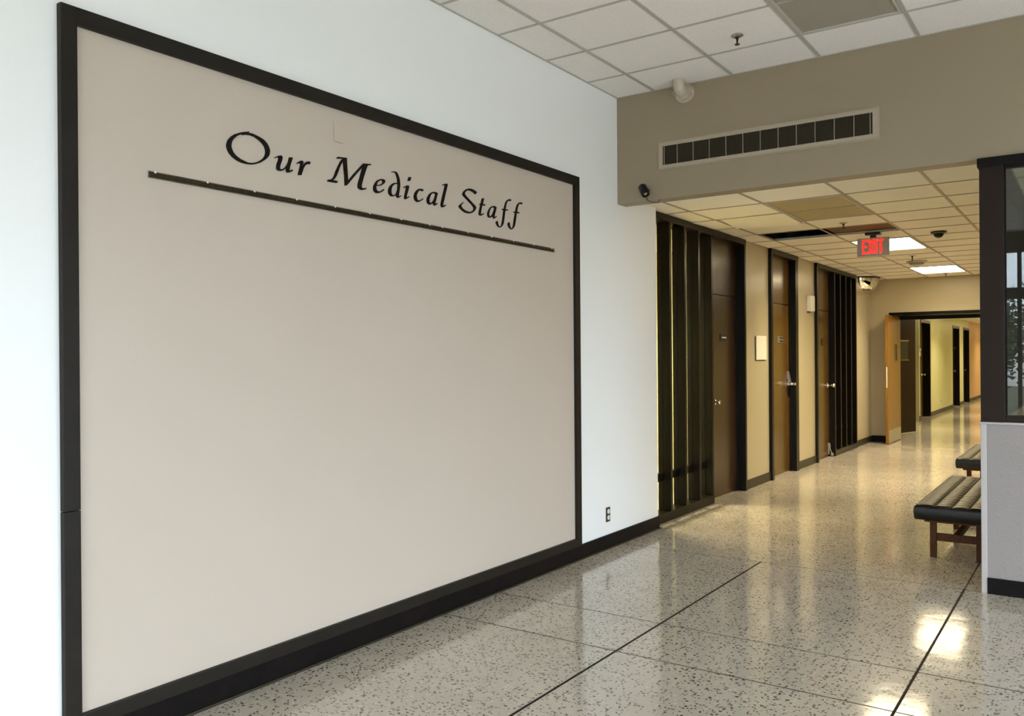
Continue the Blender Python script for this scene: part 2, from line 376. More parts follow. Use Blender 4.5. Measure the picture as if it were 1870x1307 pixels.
# ================================================================== LOBBY CEILING
def ceiling(name, xs, ys, z, tm, gm, skip, special, deck, barw=.024):
    c = struct(name, B(*deck), 'plenum')
    for i, (a, b_) in enumerate(zip(xs, xs[1:])):
        for j, (p, q) in enumerate(zip(ys, ys[1:])):
            if (i, j) in skip: continue
            m = special.get((i, j), tm); dz = 0.0; rot = None
            if isinstance(m, tuple): m, dz, rot = m
            me = tile_mesh('ceiling_tile', b_ - a - .006, q - p - .006, .018, m)
            piece('ceiling_tile', me, ((a + b_) / 2, (p + q) / 2, z + .004 + dz), c, rot)
    for x in xs:
        obj('grid_runner', B(x - barw / 2, x + barw / 2, ys[0], ys[-1], z - .0015, z + .0035), gm, c)
    for y in ys:
        for a, b_ in zip(xs, xs[1:]):
            me = tile_mesh('grid_cross_bar', b_ - a - barw, barw * .8, .004, gm, 0)
            piece('grid_cross_bar', me, ((a + b_) / 2, y, z - .0012), c)
    return c
lx = [0, .329] + [.329 + .629 * k for k in range(1, 12)] + [XR]
lx = [x for x in lx if x <= XR]
ly = sorted([YS] + [5.546 - .577 * k for k in range(0, 18)] ); ly = [y for y in ly if y >= YB]; ly = [YB] + ly if ly[0] > YB + .05 else ly
def cell(xs, ys, x, y):
    i = max(k for k in range(len(xs)) if xs[k] <= x); j = max(k for k in range(len(ys)) if ys[k] <= y); return i, j
lights_l = []
sk = set()
for (cx, ctop) in ((1.9, 5.3),):
    i, j = cell(lx, ly, cx, ctop); sk |= {(i, j), (i, j - 1)}; lights_l.append((lx[i], lx[i + 1], ly[j - 1], ly[j + 1]))
ceiling('ceiling', lx, ly, ZL, 'tile', 'grid', sk, {}, (-.2, XR + .2, YB, YS + .1, ZL + .28, ZL + .35))

def troffer(x0, x1, y0, y1, z, diff, label, group=None, watts=1.0):
    t = thing('ceiling_light', label, 'ceiling light', ((x0 + x1) / 2, (y0 + y1) / 2, z), group)
    bm = bmesh.new(); f = .03
    box(bm, x0 + .014, x0 + f, y0 + .012, y1 - .012, z - .004, z + .03); box(bm, x1 - f, x1 - .014, y0 + .012, y1 - .012, z - .004, z + .03)
    box(bm, x0 + f, x1 - f, y0 + .012, y0 + f, z - .004, z + .03); box(bm, x0 + f, x1 - f, y1 - f, y1 - .012, z - .004, z + .03)
    obj('frame', bm, 'frame_metal', t)
    obj('diffuser', B(x0 + f, x1 - f, y0 + f, y1 - f, z + .003, z + .012), diff, t)
    obj('housing', B(x0 + .02, x1 - .02, y0 + .02, y1 - .02, z + .03, z + .10), 'plenum', t)
    if diff.startswith('troffer'):
        l = bpy.data.lights.new('lamp', 'AREA'); l.shape = 'RECTANGLE'; l.size = x1 - x0 - .08; l.size_y = y1 - y0 - .08
        l.energy = LAMP * watts; l.color = (1.0, .84, .55); l.spread = math.radians(128)
        lo = bpy.data.objects.new('lamp', l); C.objects.link(lo); lo.parent = t; lo.location = (0, 0, -.006)
    return t
for q in lights_l:
    troffer(*q, ZL, 'diffuser_off', 'unlit recessed ceiling light with grey diffuser in the high lobby ceiling')

# ================================================================== CORRIDOR CEILING
kx = [XW, .173, .827, 1.490, 2.136, 2.61]
ky = [YS + .145, 6.49] + [7.08 + .595 * k for k in range(0, 14)] + [YE]
ky = [y for y in ky if y < YE - .1] + [YE]
sk = {cell(kx, ky, .5, 9.1)}
def two(x, y):
    i, j = cell(kx, ky, x, y); s = {(i, j), (i, j + 1)}; return s, (kx[i], kx[i + 1], ky[j], ky[j + 2])
s1, q_off = two(1.1, 7.3); s2, q_1 = two(1.1, 10.3); s3, q_2 = two(1.1, 13.8)
sk |= s1 | s2 | s3
spec_ = {cell(kx, ky, 1.1, 9.1): ('tile_stain', .02, None),
         cell(kx, ky, .5, 8.0): ('tile_far', -.010, (math.radians(-2.4), math.radians(1.6), 0)),
         cell(kx, ky, .5, 7.4): ('tile_far', .0, (math.radians(.5), math.radians(-.5), 0)),
         cell(kx, ky, .05, 8.0): ('tile_far', -.004, (math.radians(1.2), 0, 0)),
         cell(kx, ky, .05, 8.5): ('tile_far', .002, (math.radians(-1.0), 0, 0))}
ceiling('ceiling', kx, ky, ZC, 'tile_far', 'grid_far', sk, spec_, (-.3, 2.7, YS + .145, YE + .1, ZC + .34, ZC + .40), .02)
troffer(*q_off, ZC, 'diffuser_yellow', 'unlit corridor ceiling light with yellowed diffuser, nearest the lobby')
troffer(*q_1, ZC, 'troffer_lit', 'lit corridor ceiling light just behind the red exit sign')
troffer(*q_2, ZC, 'troffer_lit', 'lit corridor ceiling light farthest from the lobby, before the end wall')

# ================================================================== CORRIDOR LEFT WALL
def wallseg(y0, y1):
    return struct('wall_corridor', B(XW - .22, XW, y0, y1, 0, ZC + .42), 'corridor_paint')
for a, b_ in ((9.186, 10.067), (11.168, 12.055), (14.38, YE + .3)): wallseg(a, b_)
for a, b_ in ((9.186, 10.067), (11.168, 12.055), (14.38, YE)):
    struct('baseboard_corridor', B(XW, XW + .016, a, b_, 0, .102, .003), 'base_brown')
struct('wall_over_doors', B(XW - .4, XW - .12, 6.74, 14.4, ZC - .06, ZC + .42), 'corridor_paint')
XF = -.06   # front face of the frames
def slat_window(n, y0, y1, nbay, glass_back):
    r = struct_empty('window_%d' % n, (XF, (y0 + y1) / 2, 0))
    pitch = (y1 - y0 - .044) / nbay
    for k in range(nbay + 1):
        y = y0 + pitch * k
        bm = B(XF - .125, XF, y, y + .044, .085 if 0 < k < nbay else 0, ZC - .06, .003)
        obj('jamb' if k in (0, nbay) else 'slat', bm, 'dark_trim', r)
        if k < nbay:
            a, b_ = y + .044, y + pitch
            obj('pane', B(XF - .093, XF - .087, a, b_, .085, ZC - .06), 'glass', r)
            bm = bmesh.new()
            box(bm, XF - .104, XF - .076, a, a + .006, .085, ZC - .06); box(bm, XF - .104, XF - .076, b_ - .006, b_, .085, ZC - .06)
            obj('glazing_stop', bm, 'dark_trim', r)
            obj('lower_rail', B(XF - .115, XF - .065, a, b_, .36, .43, .002), 'dark_trim', r)
    obj('sill', B(XF - .125, XF, y0 + .044, y1 - .044, 0, .085, .003), 'dark_trim', r)
    obj('head', B(XF - .125, XF + .004, y0, y1, ZC - .06, ZC, .003), 'dark_trim', r)
    return r
w1 = slat_window(1, 6.81, 8.207, 4, True)
obj('jamb_casing', B(XF - .125, XF, 6.745, 6.81, 0, ZC, .002), 'dark_trim', w1)
slat_window(2, 13.0, 14.38, 4, False)

def door(n, y0, y1, xl, m, casL, casR, head=.06):
    """leaf plus transom panel recessed in a dark frame; y0..y1 clear opening"""
    r = struct_empty('door_%d' % n, (XF, (y0 + y1) / 2, 0))
    zt = ZC - head
    bm = bmesh.new()
    if casL: box(bm, XF - .16, XF, casL, y0, 0, zt, .003)
    if casR: box(bm, XF - .16, XF, y1, casR, 0, zt, .003)
    box(bm, XF - .16, XF + .004, casL or y0, casR or y1, zt, ZC, .003)
    box(bm, xl + .0, xl + .022, y1 - .016, y1, 0, zt); 
    obj('door_frame', bm, 'dark_trim', r)
    obj('door_leaf', B(xl - .045, xl, y0, y1 - .002, .008, 2.148, .002), m, r)
    obj('transom_panel', B(xl - .045, xl, y0, y1 - .002, 2.160, zt, .002), m, r)
    obj('transom_gap', B(xl - .045, xl - .01, y0, y1, 2.146, 2.162), 'base_black', r)
    return r
d1 = door(1, 8.209, 9.14, -.161, 'door_dark', None, 9.186)
d2 = door(2, 10.135, 11.05, -.15, 'door_brown', 10.067, 11.168)
d3 = door(3, 12.125, 12.998, -.145, 'door_brown', 12.055, None)
# nameplates
def plate(r, x, y0, y1, z0, z1, m, strip=None, sm='white_plastic'):
    p = obj('nameplate', B(x, x + .006, y0, y1, z0, z1, .002), m, r)
    if strip:
        for s in strip: obj('text_strip', B(x + .006, x + .0075, s[0], s[1], s[2], s[3]), sm, p)
    return p
plate(d1, -.161, 8.65, 8.85, 1.66, 1.745, 'black_plastic', [(8.690, 8.715, 1.694, 1.708), (8.722, 8.745, 1.694, 1.708), (8.752, 8.79, 1.694, 1.708), (8.797, 8.815, 1.694, 1.708)])
plate(d2, -.15, 10.57, 10.80, 1.665, 1.745, 'steel', [(10.645, 10.79, 1.715, 1.735), (10.645, 10.79, 1.675, 1.695)], 'black_plastic')
plate(d3, -.145, 12.57, 12.76, 1.645, 1.745, 'bench_wood')
# knob on door 1
k = obj('door_knob', lathe(bmesh.new(), (-.161, 8.50, 1.016), (1, 0, 0), [(.0, 0), (.026, 0), (.026, .005), (.012, .01), (.010, .030), (.021, .037), (.023, .048), (.018, .056), (0, .059)]), 'chrome', d1, True)
obj('keyhole', B(-.101, -.1015 + .003, 8.498, 8.502, 1.008, 1.024), 'black_plastic', k)
# lever lock on door 2
bm = bmesh.new()
box(bm, -.15, -.142, 10.955, 11.01, .97, 1.20, .003)
obj('lock_plate', bm, 'black_plastic', d2)
bm = bmesh.new()
vs = [bm.verts.new(v) for v in ((-.15, 10.95, 1.13), (-.15, 11.025, 1.13), (-.15, 11.0, 1.30), (-.15, 10.975, 1.30), (-.105, 10.955, 1.13), (-.105, 11.02, 1.13), (-.135, 10.998, 1.30), (-.135, 10.977, 1.30))]
for f in ((0, 1, 2, 3), (4, 7, 6, 5), (0, 4, 5, 1), (1, 5, 6, 2), (2, 6, 7, 3), (3, 7, 4, 0)): bm.faces.new([vs[i] for i in f])
obj('lock_case', bm, 'steel', d2)
bm = lathe(bmesh.new(), (-.145, 10.985, 1.135), (1, 0, 0), [(.0, 0), (.035, 0), (.034, .02), (.014, .026), (.014, .055), (0, .057)])
box(bm, -.10, -.082, 10.90, 11.01, 1.122, 1.146, .006)
lathe(bm, (-.09, 10.985, 1.135), (1, 0, 0), [(0, 0), (.022, .002), (.025, .02), (.02, .04), (0, .044)])
obj('door_handle', bm, 'chrome', d2, True)
# knob and floor bolt on door 3
obj('door_knob', lathe(bmesh.new(), (-.145, 12.94, 1.055), (1, 0, 0), [(.0, 0), (.042, 0), (.040, .008), (.016, .014), (.012, .045), (.022, .055), (.030, .070), (.029, .085), (.018, .097), (0, .10)]), 'chrome', d3, True)
bm = B(-.145, -.135, 12.93, 12.98, .03, .20, .003); tube(bm, [(-.13, 12.955, .19), (-.125, 12.955, .10), (-.095, 12.955, .035)], .008, 8); box(bm, -.115, -.08, 12.935, 12.975, .012, .05, .006)
obj('door_stop', bm, 'steel', d3)

# room seen between the first slats
struct('wall_office', B(-2.75, -2.6, 6.7, 9.4, 0, ZC), 'yellow_wall')
struct('wall_office', B(-2.6, XW - .22, 9.3, 9.45, 0, ZC), 'yellow_wall')
struct('wall_office', B(-2.6, -.2, 6.6, 6.7, 0, ZC), 'yellow_wall')
struct('ceiling', B(-2.75, XW - .22, 6.6, 9.45, ZC - .04, ZC), 'tile_far')
troffer(-1.7, -1.1, 7.2, 8.4, ZC - .055, 'troffer_lit', 'lit ceiling light inside the yellow room behind the first slatted screen', None, 2.6)
# dark room behind the far slats
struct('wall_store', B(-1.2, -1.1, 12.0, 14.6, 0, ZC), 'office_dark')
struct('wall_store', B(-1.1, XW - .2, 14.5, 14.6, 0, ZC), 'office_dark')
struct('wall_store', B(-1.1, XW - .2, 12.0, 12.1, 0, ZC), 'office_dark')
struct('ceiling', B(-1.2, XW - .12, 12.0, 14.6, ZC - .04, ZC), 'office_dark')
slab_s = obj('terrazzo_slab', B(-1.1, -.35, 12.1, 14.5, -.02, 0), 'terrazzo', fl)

# corridor right wall (office side is dark panelling)
struct('wall_right', B(2.60, 2.64, YS + .145, 9.5, 0, ZC + .42), 'corridor_paint')
struct('wall_added_alcove', B(6.0, 6.1, 9.5, YE, 0, ZC), 'corridor_paint')  # unseen alcove, added to hold fill lights for the corridor
struct('wall_added_alcove', B(2.64, 6.0, YE, YE + .1, 0, ZC), 'corridor_paint')
struct('wall_added_alcove', B(2.64, 6.0, 9.5, 9.54, 0, ZC), 'corridor_paint')
struct('ceiling', B(2.62, 6.0, 9.5, YE, ZC + .02, ZC + .42), 'tile_far')
slab(2.6, 6.0, 9.5, YE)
troffer(3.4, 4.0, 10.3, 11.5, ZC - .02, 'troffer_lit', 'added fill light in the unseen side alcove, near the office')  # added out of view to even the light on the left wall
troffer(3.4, 4.0, 13.3, 14.5, ZC - .02, 'troffer_lit', 'added fill light in the unseen side alcove, near the end wall')  # second added fill light, also out of view
struct('wall_right', B(2.64, 2.665, YS + .145, 9.4, 0, ZC), 'office_dark')
struct('wall_office', B(2.66, XR, 9.4, 9.5, 0, ZC), 'office_dark')
struct('wall_office', B(XR - .1, XR + .1, YS + .145, 9.5, 0, ZC), 'office_dark')
ox = [2.665, 3.2, 3.81, 4.42, 5.03, 5.64, 6.25, 6.86, XR - .1]; oy = [YS + .145, 6.6, 7.2, 7.8, 8.4, 9.0, 9.4]
ceiling('ceiling', ox, oy, ZC, 'tile_far', 'grid_far', set(), {}, (2.66, XR, YS + .145, 9.4, ZC + .2, ZC + .25), .02)
troffer(4.8, 5.4, 7.25, 8.35, ZC - .02, 'troffer_lit', 'added fill light inside the glazed office, out of view', None, .6)  # unseen fixture added to brighten the office ceiling tiles
t = thing('reception_counter', 'pale laminate counter inside the glazed office, just below the window', 'counter', (3.0, 7.4, 0))
obj('countertop', B(2.68, 3.45, 6.195, 9.2, 1.065, 1.105, .004), 'counter', t)
obj('edge_strip', B(2.668, 2.70, 6.195, 9.2, 1.105, 1.112, .002), 'steel', t)
obj('cabinet_body', B(2.72, 3.38, 6.24, 9.16, 0, 1.065), 'office_dark', t)

# ================================================================== CORRIDOR END WALL AND FAR CORRIDOR
ZH = 2.19
we = struct('wall_end', B(XW, .215, YE, YE + .7, 0, ZC + .42), 'corridor_paint')
struct('wall_end', B(.215, 2.64, YE, YE + .7, ZH, ZC + .42), 'corridor_paint')
struct('wall_end', B(2.2, 2.64, YE, YE + .7, 0, ZH), 'corridor_paint')
struct('baseboard_end', B(XW + .016, .20, YE - .016, YE, 0, .108, .003), 'base_black')
df = struct_empty('door_4', (1.2, YE + .65, 0))
obj('head_trim', B(.205, 2.21, YE - .018, YE + .02, ZH, ZH + .035, .003), 'dark_trim', df)
obj('head_lining', B(.216, 2.2, YE + .02, YE + .60, ZH - .012, ZH), 'dark_trim', df)
obj('head_frame', B(.215, 2.2, YE + .60, YE + .72, 2.12, ZH, .003), 'dark_trim', df)
obj('frame_jamb', B(.19, .217, YE + .55, YE + .72, 0, ZH, .003), 'dark_trim', df)
def rotz(bm, c, a):
    bmesh.ops.rotate(bm, cent=Vector(c), matrix=Matrix.Rotation(a, 3, 'Z'), verts=bm.verts); return bm
lf = obj('door_leaf', B(.222, .266, 15.13, 16.20, .012, 2.172, .002), 'door_light', df)
obj('kick_plate', B(.266, .2685, 15.16, 16.18, .014, .228), 'steel', lf)
obj('edge_plate', B(.236, .252, 15.127, 15.1305, .95, 1.30), 'white_plastic', lf)
bm = bmesh.new()
for a in ((15.68, 15.705, 1.385, 1.70), (15.855, 15.88, 1.385, 1.70), (15.705, 15.855, 1.675, 1.70), (15.705, 15.855, 1.385, 1.41)): box(bm, .264, .274, *a)
obj('vision_frame', bm, 'door_brown', lf)
obj('vision_pane', B(.265, .269, 15.705, 15.855, 1.41, 1.675), 'black_plastic', lf)
# second leaf, swung back in the passage
A = math.atan2(.255, .88)
d5 = struct_empty('door_5', (.0, 17.5, 0))
def L2(x0, x1, u0, u1, z0, z1):
    # u runs from the hinge (-.07,17.03) towards the free edge
    bm = B(x0, x1, u0, u1, z0, z1); rotz(bm, (0, 0, 0), -A); bmesh.ops.translate(bm, vec=(-.07, 17.03, 0), verts=bm.verts); return bm
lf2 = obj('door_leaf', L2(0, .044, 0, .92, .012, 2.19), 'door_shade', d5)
obj('vision_pane', L2(.044, .048, .30, .62, 1.41, 1.76), 'black_plastic', lf2)
bm = L2(.044, .054, .28, .64, 1.76, 1.78)
obj('vision_bar', bm, 'steel', lf2)
obj('vision_bar', L2(.044, .054, .28, .64, 1.39, 1.41), 'door_light', lf2)

XV = -.22
def fwall(y0, y1, m, z0=0, z1=2.7): return struct('wall_far_corridor', B(XV - .3, XV, y0, y1, z0, z1), m)
segs = [(16.25, 21.25, 'yellow_wall'), (22.62, 26.45, 'yellow_wall'), (27.78, 28.68, 'yellow_wall'), (30.02, YF, 'orange_wall')]
for a, b_, m in segs:
    fwall(a, b_, m)
    struct('baseboard_far_corridor', B(XV, XV + .016, a, b_, 0, .10), 'base_brown')
struct('trim_1', B(XV, XV + .03, 20.42, 20.87, 0, 2.62, .004), 'sage')
for n, (a, b_) in enumerate(((21.25, 22.62), (26.45, 27.78), (28.68, 30.02))):
    fwall(a, b_, 'yellow_wall', 2.32)
    r = struct_empty('door_%d' % (6 + n), (XV, (a + b_) / 2, 0))
    bm = bmesh.new(); box(bm, XV - .28, XV + .012, a, a + .06, 0, 2.32); box(bm, XV - .28, XV + .012, b_ - .06, b_, 0, 2.32); box(bm, XV - .28, XV + .012, a + .06, b_ - .06, 2.25, 2.32)
    obj('door_frame', bm, 'dark_trim', r)
    lv = obj('door_leaf', B(XV - .20, XV - .155, a + .06, b_ - .06, .01, 2.25), 'door_brown' if n < 2 else 'dark_trim', r)
    obj('door_knob', lathe(bmesh.new(), (XV - .155, b_ - .25, 1.02), (1, 0, 0), [(0, 0), (.035, 0), (.03, .02), (.014, .03), (.014, .05), (.034, .06), (.034, .085), (0, .095)]), 'chrome', lv, True)
    if n == 1: obj('closer_arm', B(XV - .155, XV - .05, 27.25, 27.5, 1.66, 1.70, .004), 'chrome', lv)
struct('wall_far_right', B(2.25, 2.4, YE + .7, YF, 0, 2.7), 'yellow_wall')
struct('wall_far_end', B(XV, 2.3, YF - .2, YF, 0, 2.7), 'orange_wall')
struct('ceiling', B(XV - .3, 2.4, YE + .7, YF, 2.55, 2.7), 'tile_far')
for y in (18.0, 22.6, 27.2, 31.8, 36.4):
    troffer(.7, 1.3, y, y + 1.2, 2.535, 'troffer_far', {18.0: 'lit far corridor ceiling light nearest the double doors', 22.6: 'second lit ceiling light beyond the double doors', 27.2: 'third lit ceiling light beyond the double doors', 31.8: 'fourth lit ceiling light beyond the double doors, over the orange wall', 36.4: 'last lit ceiling light at the end of the far corridor'}[y], 'far corridor ceiling lights', .72)
t = thing('wall_sign', 'small pale plate with a bright knob beside the nearest far corridor door', 'sign', (XV, 21.1, 1.52))
obj('backplate', B(XV, XV + .02, 21.00, 21.18, 1.47, 1.56, .003), 'white_plastic', t)
obj('button', lathe(bmesh.new(), (XV, 21.09, 1.61), (1, 0, 0), [(0, 0), (.05, 0), (.045, .03), (0, .04)]), 'chrome', t)
t = thing('outlet', 'small ivory outlet low on the far yellow corridor wall', 'outlet', (XV, 24.15, .26))
obj('cover_plate', B(XV, XV + .008, 24.05, 24.25, .24, .37, .002), 'white_plastic', t)
obj('receptacle', B(XV + .008, XV + .012, 24.11, 24.19, .31, .345), 'bronze', t); obj('receptacle', B(XV + .008, XV + .012, 24.11, 24.19, .265, .30), 'bronze', t)

# ================================================================== GLAZED STOREFRONT (behind and right of the photographer)
def storefront(n, axis, pos, a0, a1, step, zh):
    r = struct_empty('window_%d' % n, (XR / 2, pos, 0) if axis == 'y' else (pos, (a0 + a1) / 2, 0))
    def bb(u0, u1, z0, z1, t=.06, off=0):
        return B(u0, u1, pos - t + off, pos + t + off, z0, z1) if axis == 'y' else B(pos - t + off, pos + t + off, u0, u1, z0, z1)
    obj('head', bb(a0, a1, zh, ZL + .3), 'cap_dark', r); obj('sill', bb(a0, a1, 0, .08), 'cap_dark', r); obj('transom_rail', bb(a0, a1, 2.44, 2.63), 'cap_dark', r)
    ks = [1.506, 2.06, 3.168, 4.276, 5.384, 6.492, 7.6] if step is None else [a0 + step * i for i in range(int(round((a1 - a0) / step)) + 1)]
    for k, kn in zip(ks, ks[1:] + [None]):
        obj('mullion', bb(k - .03, k + .03, .08, zh), 'cap_dark', r)
        if kn:
            obj('pane', bb(k + .03, kn - .03, .08, 2.44, .004), 'glass', r); obj('pane', bb(k + .03, kn - .03, 2.63, zh, .004), 'glass', r)
storefront(4, 'y', YB, 1.506, XR, None, 3.23)
struct('wall_back', B(-.2, 1.48, YB - .15, YB + .05, 0, ZL + .3), 'white_paint')  # unseen solid stretch, closes the glazing to dim the near left wall
storefront(5, 'x', XR, -1.5, YS, (YS + 1.5) / 5, 2.7)  # unseen glazing, head kept low so the upper left wall stays darker
struct('wall_right', B(XR - .06, XR + .15, YB, -1.5, 0, ZL + .3), 'white_paint')  # unseen solid stretch that shifts side light away from the near left wall
struct('ground', B(-14, 34, -34, YB - .06, -.25, -.02), 'grass')
struct('ground', B(XR + .06, 34, YB - .06, 30, -.25, -.02), 'grass')
struct('bounce_path', B(-6, 20, YB - 6.0, YB - .07, -.03, -.012), 'bounce_paving')  # pale paving added outside to throw daylight up at the ceiling
struct('bounce_path', B(XR + .07, XR + 7, YB - .07, 14, -.03, -.012), 'bounce_paving')  # same added bounce surface along the right side
def tree(x, y, h, bare, label):
    t = thing('tree', label, 'tree', (x, y, -.02), 'trees outside the lobby')
    rng = random.Random(int(x * 31 + y * 17)); bm = bmesh.new()
    tube(bm, [(x, y, -.05), (x + .1, y, h * .3), (x - .05, y + .1, h * .62), (x + .1, y, h)], [.16, .12, .08, .02], 8)
    tips = []
    for i in range(26):
        a = rng.uniform(0, 6.28); z0 = h * rng.uniform(.25, .9); L = h * rng.uniform(.15, .34) * (1.15 - z0 / h)
        p1 = Vector((x + math.cos(a) * L * .5, y + math.sin(a) * L * .5, z0 + L * .5)); p2 = Vector((x + math.cos(a) * L, y + math.sin(a) * L, z0 + L * 1.0))
        tube(bm, [(x, y, z0), p1, p2], [.04, .025, .008], 5); tips += [p1, p2]
        for k in range(3):
            q = p1.lerp(p2, rng.random()); b2 = rng.uniform(0, 6.28); e_ = q + Vector((math.cos(b2), math.sin(b2), .7)) * L * .35
            tube(bm, [q, e_], [.012, .004], 4); tips.append(e_)
    obj('trunk', bm, 'bark', t)
    if not bare:
        bm = bmesh.new()
        for p in tips:
            for k in range(26):
                q = p + Vector((rng.gauss(0, .3), rng.gauss(0, .3), rng.gauss(0, .28))); n = Vector((rng.gauss(0, 1), rng.gauss(0, 1), rng.gauss(0, 1))).normalized()
                u, v, _ = frame_of(n); s = .07
                bm.faces.new([bm.verts.new(q + u * s), bm.verts.new(q + v * s * .6), bm.verts.new(q - u * s), bm.verts.new(q - v * s * .6)])
        f = obj('foliage', bm, 'leaf', t); f['kind'] = 'stuff'
tree(.9, -12.0, 2.9, False, 'low leafy tree outside the lobby glass, reflected low in the office window')
tree(3.9, -11.0, 2.5, False, 'smaller leafy tree outside the lobby glass, reflected low in the office window')
tree(1.8, -15.5, 3.9, True, 'bare tree outside the lobby glass, its twigs against the sky in the office window')
